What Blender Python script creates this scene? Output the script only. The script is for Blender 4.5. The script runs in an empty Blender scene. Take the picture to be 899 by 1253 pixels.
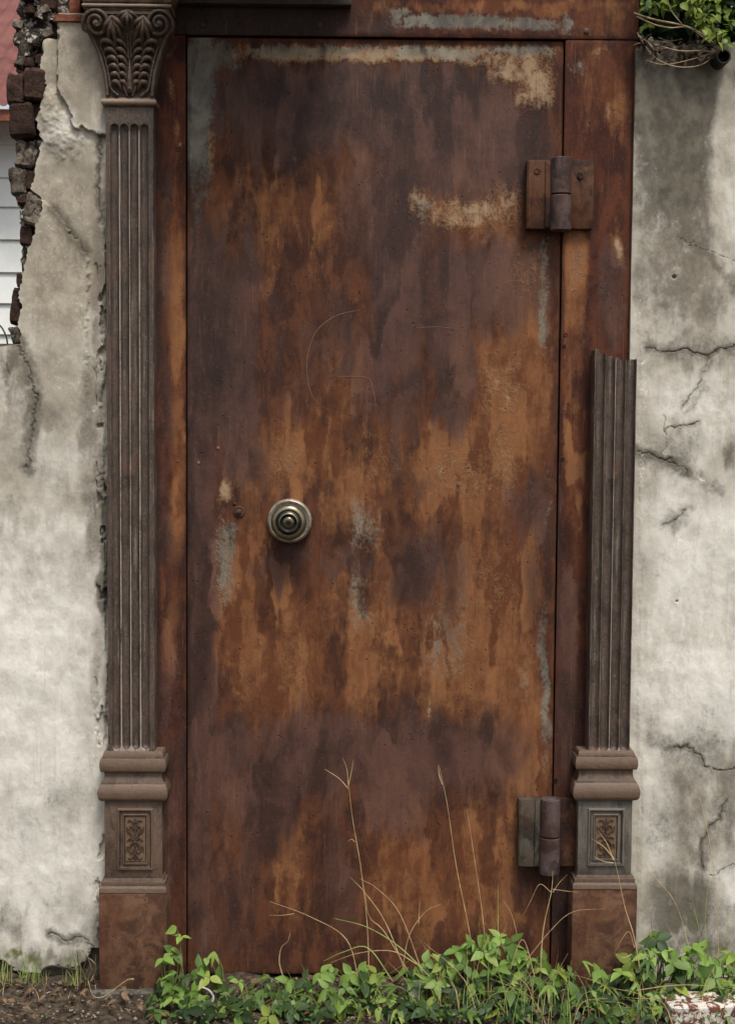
import bpy, bmesh, math, random
import numpy as np
from mathutils import Vector, Matrix

random.seed(7)
rng = np.random.default_rng(7)
R = math.radians
scene = bpy.context.scene
COL = scene.collection

# ------------------------------------------------------------------ camera
FPX = 1700.0                       # focal length in photograph pixels (899 x 1253)
CAM = np.array([-0.045, -3.40, 1.395])
PITCH, YAW, ROLL = R(3.5), R(0.8), R(0.42)
fwd = np.array([math.sin(YAW) * math.cos(PITCH), math.cos(YAW) * math.cos(PITCH), -math.sin(PITCH)])
rt0 = np.array([math.cos(YAW), -math.sin(YAW), 0.0])
up0 = np.cross(rt0, fwd)
rt = rt0 * math.cos(ROLL) + up0 * math.sin(ROLL)
up = np.cross(rt, fwd)
cd = bpy.data.cameras.new('camera')
cam = bpy.data.objects.new('camera', cd)
COL.objects.link(cam)
cam.matrix_world = Matrix(((rt[0], up[0], -fwd[0], CAM[0]), (rt[1], up[1], -fwd[1], CAM[1]),
                           (rt[2], up[2], -fwd[2], CAM[2]), (0, 0, 0, 1)))
cd.sensor_fit = 'VERTICAL'
cd.sensor_height = 36.0
cd.lens = FPX / 1253.0 * 36.0
cd.clip_start = 0.05
cd.clip_end = 500.0
scene.camera = cam

# ------------------------------------------------------------------ sky, sun, exposure
SUN_EL, SUN_AZ = R(62), R(22)      # azimuth measured from straight behind the camera towards the right
world = bpy.data.worlds.new('World')
scene.world = world
world.use_nodes = True
wn = world.node_tree.nodes
wl = world.node_tree.links
wn.clear()
sky = wn.new('ShaderNodeTexSky')
sky.sky_type = 'NISHITA'
sky.sun_disc = False
sky.sun_elevation = SUN_EL
sky.sun_rotation = R(180) - SUN_AZ
sky.air_density = 1.0
sky.dust_density = 4.0
hsv = wn.new('ShaderNodeHueSaturation')
hsv.inputs['Saturation'].default_value = 0.35
bg = wn.new('ShaderNodeBackground')
bg.inputs['Strength'].default_value = 0.085
wo = wn.new('ShaderNodeOutputWorld')
wl.new(sky.outputs[0], hsv.inputs['Color'])
wl.new(hsv.outputs[0], bg.inputs['Color'])
wl.new(bg.outputs[0], wo.inputs['Surface'])
sd = bpy.data.lights.new('sun', 'SUN')
sd.energy = 1.5
sd.angle = R(16)
sd.color = (1.0, 0.955, 0.89)
sun = bpy.data.objects.new('sun', sd)
COL.objects.link(sun)
sdir = Vector((math.sin(SUN_AZ) * math.cos(SUN_EL), -math.cos(SUN_AZ) * math.cos(SUN_EL), math.sin(SUN_EL)))
sun.rotation_euler = sdir.to_track_quat('Z', 'Y').to_euler()
sun.location = sdir * 8
scene.view_settings.view_transform = 'Standard'
scene.view_settings.look = 'None'
scene.view_settings.gamma = 1.0
scene.view_settings.use_curve_mapping = False
scene.view_settings.exposure = 1.0

# ------------------------------------------------------------------ helpers: pixels <-> place
def at(px, py, Y):
    d = fwd * FPX + rt * (px - 449.5) + up * (626.5 - py)
    t = (Y - CAM[1]) / d[1]
    return CAM + d * t

def ground_at(px, py, Z=0.0):
    d = fwd * FPX + rt * (px - 449.5) + up * (626.5 - py)
    return CAM + d * ((Z - CAM[2]) / d[2])

def proj(P):
    v = np.asarray(P) - CAM
    w = v @ fwd
    return 449.5 + FPX * (v @ rt) / w, 626.5 - FPX * (v @ up) / w

def S(r, g, b):
    f = lambda c: c / 12.92 if c <= 0.04045 else ((c + 0.055) / 1.055) ** 2.4
    return (f(r / 255), f(g / 255), f(b / 255), 1.0)

# ------------------------------------------------------------------ helpers: noise
def _h(ix, iy, s):
    n = (ix.astype(np.int64) * 374761393 + iy.astype(np.int64) * 668265263 + s * 1442695041) & 0x7fffffff
    n = ((n ^ (n >> 13)) * 1274126177) & 0x7fffffff
    return ((n ^ (n >> 16)) & 0xffff) / 65535.0

def vn(x, y, s=0):
    x = np.asarray(x, float); y = np.asarray(y, float)
    ix = np.floor(x); iy = np.floor(y)
    fx = x - ix; fy = y - iy
    fx = fx * fx * (3 - 2 * fx); fy = fy * fy * (3 - 2 * fy)
    a = _h(ix, iy, s); b = _h(ix + 1, iy, s); c = _h(ix, iy + 1, s); d = _h(ix + 1, iy + 1, s)
    return (a * (1 - fx) + b * fx) * (1 - fy) + (c * (1 - fx) + d * fx) * fy

def fbm(x, y, o=4, s=0):
    t = 0; a = 0.5; n = 0
    for k in range(o):
        t = t + a * vn(x * 2 ** k + 17.3 * k, y * 2 ** k - 9.1 * k, s + k); n += a; a *= 0.5
    return t / n

def sstep(a, b, x):
    t = np.clip((x - a) / (b - a), 0, 1)
    return t * t * (3 - 2 * t)

def seg_dist(x, y, pts):
    d = np.full(np.shape(x), 1e9)
    for (x0, y0), (x1, y1) in zip(pts[:-1], pts[1:]):
        vx, vy = x1 - x0, y1 - y0
        t = np.clip(((x - x0) * vx + (y - y0) * vy) / (vx * vx + vy * vy + 1e-9), 0, 1)
        d = np.minimum(d, np.hypot(x - x0 - t * vx, y - y0 - t * vy))
    return d

def inside(x, y, poly):
    r = np.zeros(np.shape(x), bool)
    n = len(poly)
    for i in range(n):
        x0, y0 = poly[i]; x1, y1 = poly[(i + 1) % n]
        c = (y0 > y) != (y1 > y)
        r ^= c & (x < (x1 - x0) * (y - y0) / (y1 - y0 + 1e-12) + x0)
    return r

def poly_sd(x, y, poly):
    d = seg_dist(x, y, list(poly) + [poly[0]])
    return np.where(inside(x, y, poly), d, -d)

def paint(px, py, blobs, wx=6, wy=14, s=3):
    ux = px + (fbm(px / 26, py / 60, 4, s) - 0.5) * 4 * wx
    uy = py + (fbm(px / 9, py / 240, 5, s + 9) - 0.5) * 4 * wy + (fbm(px / 30, py / 40, 3, s + 5) - 0.5) * 2 * wy
    v = np.zeros(np.shape(px))
    for b in blobs:
        cx, cy, rx, ry, a = b[:5]
        q = np.abs((ux - cx) / rx) ** 3 + np.abs((uy - cy) / ry) ** 3
        v = np.maximum(v, a * np.exp(-0.7 * q))
    return v

# ------------------------------------------------------------------ helpers: objects
OFF = {}

def tag(o, label=None, cat=None, group=None, kind=None):
    if label: o['label'] = label
    if cat: o['category'] = cat
    if group: o['group'] = group
    if kind: o['kind'] = kind
    return o

def empty(name, loc, label, cat, group=None):
    o = bpy.data.objects.new(name, None)
    COL.objects.link(o)
    o.location = tuple(loc)
    o.empty_display_size = 0.05
    OFF[o.name] = np.array(loc, float)
    return tag(o, label, cat, group)

def link(name, me, parent=None):
    o = bpy.data.objects.new(name, me)
    COL.objects.link(o)
    if parent is not None:
        o.parent = parent
        OFF[o.name] = OFF[parent.name]
    else:
        OFF[o.name] = np.zeros(3)
    return o

def mesh_obj(name, V, F, mat, parent=None, attrs=None, smooth=True, sharp=40, base=None):
    V = np.asarray(V, float)
    off = OFF[parent.name] if parent is not None else (np.zeros(3) if base is None else np.asarray(base, float))
    me = bpy.data.meshes.new(name)
    me.from_pydata((V - off).tolist(), [], F if isinstance(F, list) else F.tolist())
    if attrs:
        for k, a in attrs.items():
            at_ = me.attributes.new(k, 'FLOAT', 'POINT')
            at_.data.foreach_set('value', np.asarray(a, np.float32).ravel())
    me.update()
    if smooth:
        me.polygons.foreach_set('use_smooth', [True] * len(me.polygons))
        if sharp: me.set_sharp_from_angle(angle=R(sharp))
    me.materials.append(mat)
    o = link(name, me, parent)
    if parent is None:
        o.location = tuple(off); OFF[o.name] = off
    return o

class MB:
    def __init__(s): s.v = []; s.f = []
    def add(s, V, F):
        n = len(s.v)
        s.v.extend([tuple(map(float, p)) for p in V]); s.f.extend([tuple(i + n for i in f) for f in F])
        return s
    def box(s, lo, hi, bev=0.0, seg=2, jit=0.0):
        bm = bmesh.new()
        bmesh.ops.create_cube(bm, size=1.0)
        for v in bm.verts:
            for k in range(3):
                v.co[k] = lo[k] + (v.co[k] + 0.5) * (hi[k] - lo[k]) + random.uniform(-jit, jit)
        if bev > 0:
            bmesh.ops.bevel(bm, geom=list(bm.edges), offset=bev, segments=seg, affect='EDGES', profile=0.5)
        bm.verts.index_update()
        s.add([v.co[:] for v in bm.verts], [[v.index for v in f.verts] for f in bm.faces])
        bm.free(); return s
    def tube(s, pts, rad, n=7, out=None, flat=1.0, cap=True):
        pts = [np.asarray(p, float) for p in pts]
        if not hasattr(rad, '__len__'): rad = [rad] * len(pts)
        V = []; F = []; m = len(pts)
        for i, p in enumerate(pts):
            t = pts[min(i + 1, m - 1)] - pts[max(i - 1, 0)]
            t = t / (np.linalg.norm(t) + 1e-9)
            o = np.array([0, -1.0, 0]) if out is None else np.asarray(out, float)
            if abs(t @ o) > 0.95: o = np.array([0.3, 0.2, 1.0])
            sd_ = np.cross(t, o); sd_ /= np.linalg.norm(sd_) + 1e-9
            on = np.cross(sd_, t)
            for k in range(n):
                a = 2 * math.pi * k / n
                V.append(p + sd_ * rad[i] * math.cos(a) + on * rad[i] * flat * math.sin(a))
        for i in range(m - 1):
            for k in range(n):
                F.append((i * n + k, i * n + (k + 1) % n, (i + 1) * n + (k + 1) % n, (i + 1) * n + k))
        if cap:
            F.append(tuple(range(n - 1, -1, -1))); F.append(tuple(range((m - 1) * n, m * n)))
        return s.add(V, F)
    def lathe(s, c, prof, n=40):
        """revolve (radius, distance in front) about the -Y axis through c"""
        V = []; F = []; m = len(prof)
        for r, d in prof:
            for k in range(n):
                a = 2 * math.pi * k / n
                V.append((c[0] + r * math.cos(a), c[1] - d, c[2] + r * math.sin(a)))
        for i in range(m - 1):
            for k in range(n):
                F.append((i * n + k, i * n + (k + 1) % n, (i + 1) * n + (k + 1) % n, (i + 1) * n + k))
        F.append(tuple(range((m - 1) * n, m * n)))
        return s.add(V, F)
    def vcyl(s, c, r, z0, z1, n=24, bev=0.002, flat=1.0):
        prof = [(0.0, z0), (r - bev, z0), (r, z0 + bev), (r, z1 - bev), (r - bev, z1), (0.0, z1)]
        V = []; F = []
        for rr, z in prof:
            for k in range(n):
                a = 2 * math.pi * k / n
                V.append((c[0] + rr * math.cos(a), c[1] + rr * flat * math.sin(a), z))
        for i in range(len(prof) - 1):
            for k in range(n):
                F.append((i * n + k, i * n + (k + 1) % n, (i + 1) * n + (k + 1) % n, (i + 1) * n + k))
        return s.add(V, F)
    def sweep(s, x0, x1, yf, yb, prof):
        """moulding on three sides: prof = (out, z) from bottom to top"""
        V = []; F = []; n = 4
        for o, z in prof:
            V += [(x0 - o, yb, z), (x0 - o, yf - o, z), (x1 + o, yf - o, z), (x1 + o, yb, z)]
        for i in range(len(prof) - 1):
            for k in range(3):
                F.append((i * n + k, i * n + k + 1, (i + 1) * n + k + 1, (i + 1) * n + k))
        F.append((3, 2, 1, 0)); j = (len(prof) - 1) * n; F.append((j, j + 1, j + 2, j + 3))
        return s.add(V, F)
    def build(s, name, mat, parent=None, smooth=True, sharp=40, base=None):
        return mesh_obj(name, np.array(s.v), s.f, mat, parent, None, smooth, sharp, base)

def grid_faces(nr, nc, flip=False):
    i = np.arange(nr - 1)[:, None] * nc + np.arange(nc - 1)[None, :]
    f = np.stack([i, i + 1, i + nc + 1, i + nc], -1).reshape(-1, 4)
    return f[:, ::-1] if flip else f

def slab(X, Y, Z, yb, attrs=None):
    """front height-field (rows bottom to top, columns left to right) with sides running back to yb"""
    nr, nc = X.shape
    V = np.stack([X, Y, Z], -1).reshape(-1, 3)
    F = grid_faces(nr, nc)
    P = V[F]
    keep = (np.ptp(P[:, :, 0], axis=1) > 1e-5)
    F = F[keep]
    bnd = list(range(nc)) + [r * nc + nc - 1 for r in range(1, nr)] + [(nr - 1) * nc + c for c in range(nc - 2, -1, -1)] + [r * nc for r in range(nr - 2, 0, -1)]
    B = V[bnd].copy(); B[:, 1] = yb
    n0 = len(V); nb = len(bnd)
    side = [(bnd[k], n0 + k, n0 + (k + 1) % nb, bnd[(k + 1) % nb]) for k in range(nb)]
    V = np.vstack([V, B])
    A = None
    if attrs:
        A = {k: np.concatenate([a.ravel(), a.ravel()[bnd]]) for k, a in attrs.items()}
    return V, [tuple(f) for f in F.tolist()] + side, A

def crom(pts, n=6):
    P = [np.asarray(p, float) for p in pts]
    if len(P) < 3:
        return [P[0] + (P[-1] - P[0]) * t for t in np.linspace(0, 1, n + 1)]
    Q = [2 * P[0] - P[1]] + P + [2 * P[-1] - P[-2]]
    o = []
    for i in range(1, len(Q) - 2):
        for k in range(n):
            t = k / n
            o.append(0.5 * ((2 * Q[i]) + (-Q[i - 1] + Q[i + 1]) * t + (2 * Q[i - 1] - 5 * Q[i] + 4 * Q[i + 1] - Q[i + 2]) * t * t
                            + (-Q[i - 1] + 3 * Q[i] - 3 * Q[i + 1] + Q[i + 2]) * t ** 3))
    o.append(P[-1])
    return o

# ------------------------------------------------------------------ helpers: materials
class NT:
    def __init__(s, name):
        s.m = bpy.data.materials.new(name); s.m.use_nodes = True
        s.t = s.m.node_tree; s.t.nodes.clear()
        s.out = s.n('ShaderNodeOutputMaterial')
        s.tc = s.n('ShaderNodeTexCoord')
        s.loc = None
    def n(s, t, **k):
        o = s.t.nodes.new(t)
        for a, b in k.items(): setattr(o, a, b)
        return o
    def l(s, a, b):
        if isinstance(a, (int, float)): b.default_value = a
        elif isinstance(a, tuple): b.default_value = a
        else: s.t.links.new(a, b)
    def map(s, sc, off=(0, 0, 0)):
        m = s.n('ShaderNodeMapping'); s.l(s.tc.outputs['Object'], m.inputs['Vector'])
        if not hasattr(sc, '__len__'): sc = (sc,) * 3
        m.inputs['Scale'].default_value = sc; m.inputs['Location'].default_value = off
        return m.outputs[0]
    def noise(s, sc, det=5, rough=0.55, dist=0.0, off=(0, 0, 0)):
        o = s.n('ShaderNodeTexNoise'); s.l(s.map(sc, off), o.inputs['Vector'])
        o.inputs['Scale'].default_value = 1.0; o.inputs['Detail'].default_value = det
        o.inputs['Roughness'].default_value = rough; o.inputs['Distortion'].default_value = dist
        return o.outputs['Fac']
    def vor(s, sc, feat='F1', off=(0, 0, 0)):
        o = s.n('ShaderNodeTexVoronoi', feature=feat); s.l(s.map(sc, off), o.inputs['Vector']); o.inputs['Scale'].default_value = 1.0
        return o.outputs['Distance']
    def attr(s, name):
        o = s.n('ShaderNodeAttribute', attribute_name=name); return o.outputs['Fac']
    def math(s, op, a, b=0.0, c=None):
        o = s.n('ShaderNodeMath', operation=op); s.l(a, o.inputs[0]); s.l(b, o.inputs[1])
        if c is not None: s.l(c, o.inputs[2])
        return o.outputs[0]
    def ss(s, x, lo, hi, a=0.0, b=1.0):
        o = s.n('ShaderNodeMapRange', interpolation_type='SMOOTHSTEP'); s.l(x, o.inputs['Value'])
        for k, v in (('From Min', lo), ('From Max', hi), ('To Min', a), ('To Max', b)): o.inputs[k].default_value = v
        return o.outputs[0]
    def mix(s, fac, a, b, mode='MIX'):
        o = s.n('ShaderNodeMix', data_type='RGBA', blend_type=mode)
        s.l(fac, o.inputs[0]); s.l(a, o.inputs[6]); s.l(b, o.inputs[7]); return o.outputs[2]
    def mask(s, attr, noise, k, lo=0.42, hi=0.58):
        """soft patch from the mesh broken up by noise"""
        v = s.math('MULTIPLY_ADD', s.math('SUBTRACT', noise, 0.5), k, attr)
        return s.ss(v, lo, hi)
    def bump(s, h, st, dist=0.01, n=None):
        o = s.n('ShaderNodeBump'); s.l(h, o.inputs['Height']); o.inputs['Strength'].default_value = st; o.inputs['Distance'].default_value = dist
        if n is not None: s.l(n, o.inputs['Normal'])
        return o.outputs[0]
    def bsdf(s, col, rough=0.7, metal=0.0, spec=0.5, normal=None):
        b = s.n('ShaderNodeBsdfPrincipled')
        s.l(col, b.inputs['Base Color']); s.l(rough, b.inputs['Roughness']); s.l(metal, b.inputs['Metallic'])
        b.inputs['Specular IOR Level'].default_value = spec
        if normal is not None: s.l(normal, b.inputs['Normal'])
        s.t.links.new(b.outputs[0], s.out.inputs['Surface'])
        return b

def mat_rust(name, seed, lo, hi, red, run=1.0):
    n = NT(name); o = (seed, seed * 1.7, seed * 0.6)
    streak = n.noise((20, 20, 20 - 11 * run), 8, 0.66, 0.5, o)
    fine = n.noise((130, 130, 95), 6, 0.72, 0, o)
    grit = n.noise((250, 250, 210), 4, 0.7, 0, o)
    blot = n.noise((9, 9, 5), 8, 0.66, 0.6, o)
    mid = n.noise((38, 38, 30), 8, 0.70, 0.5, (seed + 3, 1, 2))
    hair = n.noise((330, 330, 7), 5, 0.65, 0.1, o)
    drip = n.noise((46, 46, 40 - 28 * run), 8, 0.68, 0.4, (1, seed, 3))
    edge = n.math('ADD', n.math('MULTIPLY', drip, 0.5), n.math('MULTIPLY', mid, 0.5))
    # sheets of scale that have run and lifted in upright, roughly rectangular panels
    wob = n.n('ShaderNodeTexNoise'); n.l(n.map((30, 30, 16)), wob.inputs['Vector']); wob.inputs['Detail'].default_value = 5; wob.inputs['Scale'].default_value = 1
    add = n.n('ShaderNodeVectorMath', operation='MULTIPLY_ADD'); n.l(wob.outputs['Color'], add.inputs[0]); add.inputs[1].default_value = (0.9, 0.9, 0.7); n.l(n.map((20, 0.01, 4.5), o), add.inputs[2])
    vo = n.n('ShaderNodeTexVoronoi', feature='SMOOTH_F1', distance='CHEBYCHEV'); n.l(add.outputs[0], vo.inputs['Vector']); vo.inputs['Scale'].default_value = 1; vo.inputs['Smoothness'].default_value = 0.22
    sep = n.n('ShaderNodeSeparateColor'); n.l(vo.outputs['Color'], sep.inputs[0])
    p1, p2 = sep.outputs[0], sep.outputs[1]
    def patch(attr, pn, kp, nz, k, a, b):
        v = n.math('MULTIPLY_ADD', n.math('SUBTRACT', pn, 0.5), kp * run, n.attr(attr))
        return n.mask(v, nz, k, a, b)
    c = n.mix(n.ss(streak, 0.40, 0.60), lo, hi)
    c = n.mix(n.ss(blot, 0.44, 0.66, 0, 0.6), c, red)
    mo = patch('orange', p1, 0.36, edge, 1.1, 0.26, 0.74)
    c = n.mix(n.math('MULTIPLY', mo, 0.86), c, n.mix(n.ss(n.math('ADD', n.math('MULTIPLY', edge, .45), n.math('ADD', n.math('MULTIPLY', blot, .35), n.math('MULTIPLY', p2, .2))), 0.38, 0.62), S(90, 50, 27), S(140, 94, 58)))
    mk = patch('dark', p2, 0.36, edge, 1.1, 0.28, 0.74)
    c = n.mix(n.math('MULTIPLY', mk, 0.80), c, n.mix(n.ss(n.math('ADD', n.math('MULTIPLY', blot, .8), n.math('MULTIPLY', p1, .2)), 0.36, 0.64), S(47, 32, 29), S(90, 63, 54)))
    sp = n.math('ADD', n.math('MULTIPLY', mid, 0.5), n.math('MULTIPLY', fine, 0.5))
    mt = patch('tan', p1, 0.16, sp, 2.3, 0.36, 0.76)
    c = n.mix(n.math('MULTIPLY', mt, 0.66), c, n.mix(n.ss(n.math('MULTIPLY_ADD', n.math('SUBTRACT', mid, .5), 1.2, n.attr('tan')), 0.5, 0.95), S(128, 92, 62), S(178, 154, 122)))
    mg = patch('grey', p2, 0.12, sp, 2.2, 0.30, 0.74)
    c = n.mix(n.math('MULTIPLY', mg, 0.74), c, n.mix(n.ss(blot, 0.38, 0.62), S(84, 86, 80), S(130, 128, 115)))
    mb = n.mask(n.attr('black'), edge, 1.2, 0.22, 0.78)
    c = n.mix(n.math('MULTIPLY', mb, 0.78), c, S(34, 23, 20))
    # thin runs, pits and a little grain
    c = n.mix(n.math('MULTIPLY', n.ss(hair, 0.58, 0.70, 0, 0.30 * run), n.ss(blot, 0.40, 0.60)), c, S(150, 112, 82))
    c = n.mix(n.math('MULTIPLY', n.ss(hair, 0.43, 0.33, 0, 0.34 * run), n.ss(blot, 0.60, 0.42)), c, S(34, 20, 15))
    c = n.mix(n.ss(fine, 0.56, 0.72, 0, 0.28), c, S(140, 100, 70))
    c = n.mix(n.ss(fine, 0.44, 0.30, 0, 0.42), c, S(36, 22, 16))
    c = n.mix(n.ss(grit, 0.58, 0.74, 0, 0.25), c, S(150, 116, 90))
    pit = n.math('MULTIPLY', n.ss(n.vor(62, 'F1', o), 0.20, 0.10), n.ss(mid, 0.50, 0.60))
    c = n.mix(n.math('MULTIPLY', pit, 0.75), c, S(30, 18, 14))
    rough = n.math('SUBTRACT', 0.80, n.math('MULTIPLY', mk, 0.20))
    h = n.math('ADD', n.math('MULTIPLY', n.math('ADD', fine, grit), 0.35), n.math('ADD', n.math('MULTIPLY', mid, 0.7), n.mask(n.attr('tan'), sp, 2.3, 0.36, 0.76)))
    h = n.math('SUBTRACT', h, pit)
    n.bsdf(c, rough, 0.0, 0.24, n.bump(h, 0.5, 0.003))
    return n.m

def mat_iron(name, base, wear, rust, rust_amt=0.5, seed=0.0, rough=0.55, streaks=0.35):
    """painted cast iron: worn edges, rust blooming through"""
    n = NT(name); o = (seed, seed, seed)
    nz = n.noise((30, 30, 14), 8, 0.7, 0.4, o)
    big = n.noise((9, 9, 5), 6, 0.62, 0.5, (seed, 3, 1))
    fi = n.noise(150, 6, 0.75, 0, o)
    st = n.noise((150, 150, 7), 5, 0.64, 0.2, o)
    c = n.mix(n.ss(n.math('ADD', n.math('MULTIPLY', fi, .5), n.math('MULTIPLY', nz, .5)), 0.38, 0.62), tuple(x * 0.6 for x in base[:3]) + (1,), tuple(min(1, x * 1.3) for x in base[:3]) + (1,))
    c = n.mix(n.ss(n.math('ADD', n.math('MULTIPLY', nz, .6), n.math('MULTIPLY', big, .4)), 0.58 - 0.2 * rust_amt, 0.74 - 0.2 * rust_amt, 0, 0.75), c, rust)
    c = n.mix(n.ss(st, 0.54, 0.74, 0, streaks), c, wear)
    c = n.mix(n.ss(st, 0.45, 0.28, 0, streaks), c, S(44, 34, 29))
    rg = n.mask(n.attr('ridge'), n.math('ADD', n.math('MULTIPLY', st, .6), n.math('MULTIPLY', fi, .4)), 2.8, 0.45, 1.05)
    c = n.mix(n.math('MULTIPLY', rg, .8), c, wear)
    geo = n.n('ShaderNodeNewGeometry')
    pt = n.math('MULTIPLY_ADD', n.math('SUBTRACT', nz, 0.5), 0.16, geo.outputs['Pointiness'])
    c = n.mix(n.ss(pt, 0.53, 0.60, 0, 0.6), c, wear)
    c = n.mix(n.ss(fi, 0.44, 0.30, 0, 0.35), c, S(38, 28, 24))
    c = n.mix(n.ss(fi, 0.57, 0.72, 0, 0.28), c, wear)
    n.bsdf(c, n.ss(nz, 0.3, 0.7, rough - 0.06, rough + 0.18), 0.0, 0.4, n.bump(n.math('ADD', fi, n.math('MULTIPLY', nz, 1.5)), 0.5, 0.003))
    return n.m

def mat_plaster(name, seed=0.0):
    n = NT(name); o = (seed, seed * 2, seed * 0.5)
    big = n.noise((9, 9, 6), 7, 0.62, 0.4, o)
    mid = n.noise((34, 34, 24), 7, 0.64, 0.15, o)
    fine = n.noise(150, 6, 0.75, 0, o)
    st = n.noise((60, 60, 5), 5, 0.6, 0.5, o)
    c = n.mix(n.ss(big, 0.34, 0.66), S(164, 157, 142), S(190, 184, 171))
    c = n.mix(n.mask(n.attr('tan'), mid, 1.2, 0.3, 0.75), c, n.mix(n.ss(mid, 0.35, 0.65), S(136, 127, 111), S(166, 157, 140)))
    c = n.mix(n.math('MULTIPLY', n.mask(n.attr('pale'), n.math('MULTIPLY_ADD', big, 0.5, n.math('MULTIPLY', mid, 0.5)), 1.1, 0.2, 0.75), 0.85), c,
              n.mix(n.ss(mid, 0.28, 0.72), S(205, 201, 189), S(228, 225, 215)))
    c = n.mix(n.ss(st, 0.56, 0.74, 0, 0.25), c, S(138, 130, 114))
    c = n.mix(n.ss(fine, 0.55, 0.68, 0, 0.4), c, S(226, 222, 212))
    md = n.mask(n.attr('dirt'), n.math('MULTIPLY_ADD', fine, 0.35, n.math('MULTIPLY', mid, 0.65)), 1.5, 0.16, 0.74)
    c = n.mix(n.math('MULTIPLY', md, 0.88), c, n.mix(n.ss(mid, 0.35, 0.65), S(60, 54, 45), S(98, 92, 80)))
    c = n.mix(n.ss(n.attr('crack'), 0.1, 1.0, 0, 0.45), c, S(66, 58, 49))
    c = n.mix(n.mask(n.attr('chalk'), fine, 1.6, 0.5, 0.72), c, S(222, 217, 206))
    c = n.mix(n.mask(n.attr('moss'), mid, 1.6, 0.4, 0.8), c, S(92, 98, 58))
    c = n.mix(n.ss(fine, 0.45, 0.33, 0, 0.26), c, S(116, 108, 94))
    h = n.math('ADD', n.math('MULTIPLY', fine, 0.35), n.math('ADD', n.math('MULTIPLY', mid, 0.9), big))
    n.bsdf(c, 0.92, 0.0, 0.2, n.bump(h, 0.32, 0.005))
    return n.m

def mat_simple(name, a, b, sc=40, rough=0.8, bump=0.4, bd=0.004, spec=0.3, c3=None, lo3=0.6, hi3=0.68, sc3=60, objrand=0.0):
    n = NT(name)
    nz = n.noise(sc, 7, 0.66, 0.3)
    c = n.mix(n.ss(nz, 0.35, 0.65), a, b)
    if c3: c = n.mix(n.ss(n.noise(sc3, 6, 0.65, 0.4, (4, 2, 7)), lo3, hi3), c, c3)
    if objrand:
        oi = n.n('ShaderNodeObjectInfo')
        c = n.mix(1.0, c, n.mix(oi.outputs['Random'], (1 - objrand,) * 3 + (1,), (1 + objrand,) * 3 + (1,)), 'MULTIPLY')
    n.bsdf(c, rough, 0.0, spec, n.bump(n.noise(sc * 3, 6, 0.7), bump, bd))
    return n.m

def mat_leaf(name, a, b, vein, trans=0.35, hue=0.0):
    n = NT(name)
    oi = n.n('ShaderNodeObjectInfo')
    nz = n.noise(90, 4, 0.6)
    c = n.mix(oi.outputs['Random'], a, b)
    c = n.mix(n.ss(nz, 0.4, 0.7, 0, 0.35), c, vein)
    c = n.mix(n.attr('tone'), c, vein)
    p = n.bsdf(c, 0.5, 0.0, 0.4, n.bump(n.noise(260, 3), 0.25, 0.001))
    tr = n.n('ShaderNodeBsdfTranslucent'); n.l(n.mix(1.0, c, (1.0, 1.05, 0.55, 1), 'MULTIPLY'), tr.inputs['Color'])
    mx = n.n('ShaderNodeMixShader'); mx.inputs[0].default_value = trans
    n.t.links.new(p.outputs[0], mx.inputs[1]); n.t.links.new(tr.outputs[0], mx.inputs[2])
    n.t.links.new(mx.outputs[0], n.out.inputs['Surface'])
    return n.m

M = {}
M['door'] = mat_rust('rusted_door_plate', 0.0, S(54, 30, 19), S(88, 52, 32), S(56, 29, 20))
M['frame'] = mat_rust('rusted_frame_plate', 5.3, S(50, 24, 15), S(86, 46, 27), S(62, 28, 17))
M['shaft'] = mat_iron('dark_painted_cast_iron', S(76, 64, 55), S(164, 152, 139), S(86, 58, 42), 0.45, 1.0, 0.5)
M['capital'] = mat_iron('brown_cast_iron', S(72, 57, 46), S(156, 136, 116), S(66, 44, 34), 0.4, 2.0, 0.5)
M['pedestal'] = mat_iron('brown_pedestal_iron', S(68, 53, 43), S(118, 97, 80), S(78, 52, 36), 0.4, 3.0, 0.5)
M['plinth'] = mat_rust('rusty_plinth_plate', 4.0, S(64, 43, 32), S(104, 75, 55), S(84, 50, 32), 0.15)
M['panel'] = mat_iron('relief_panel_iron', S(76, 58, 45), S(124, 100, 76), S(76, 52, 36), 0.3, 5.0)
M['hinge'] = mat_rust('rusty_hinge_plate', 6.0, S(44, 28, 20), S(86, 58, 40), S(78, 40, 23), 0.4)
M['barrel'] = mat_rust('rusty_hinge_barrel', 7.0, S(46, 38, 38), S(86, 72, 70), S(70, 44, 34), 0.5)
M['blackiron'] = mat_iron('black_iron', S(48, 40, 37), S(84, 74, 67), S(66, 45, 36), 0.3, 8.0, 0.5)
M['pedestal_grey'] = mat_iron('blue_grey_pedestal_iron', S(66, 60, 54), S(124, 116, 104), S(74, 54, 42), 0.4, 11.0, 0.5)
M['hinge_green'] = mat_rust('grey_green_hinge_plate', 9.0, S(44, 40, 35), S(82, 76, 66), S(66, 42, 28), 0.4)
M['plasterL'] = mat_plaster('weathered_plaster_left', 1.0)
M['plasterR'] = mat_plaster('weathered_plaster_right', 6.0)
M['core'] = mat_simple('rubble_mortar', S(42, 37, 33), S(82, 75, 68), 45, 0.95, 0.9, 0.012, 0.1, S(190, 182, 170), 0.51, 0.60, 60)
M['brick'] = mat_simple('burnt_brick', S(46, 33, 28), S(76, 55, 46), 60, 0.9, 0.8, 0.008, 0.2, S(30, 26, 24), 0.55, 0.65, 30, 0.25)
M['rubble'] = mat_simple('grey_rubble', S(74, 66, 58), S(126, 116, 104), 50, 0.95, 0.8, 0.008, 0.1, S(40, 35, 31), 0.5, 0.62, 40, 0.35)
M['lump'] = mat_simple('plaster_lump', S(150, 140, 122), S(186, 176, 156), 30, 0.95, 0.6, 0.006, 0.1)
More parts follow.
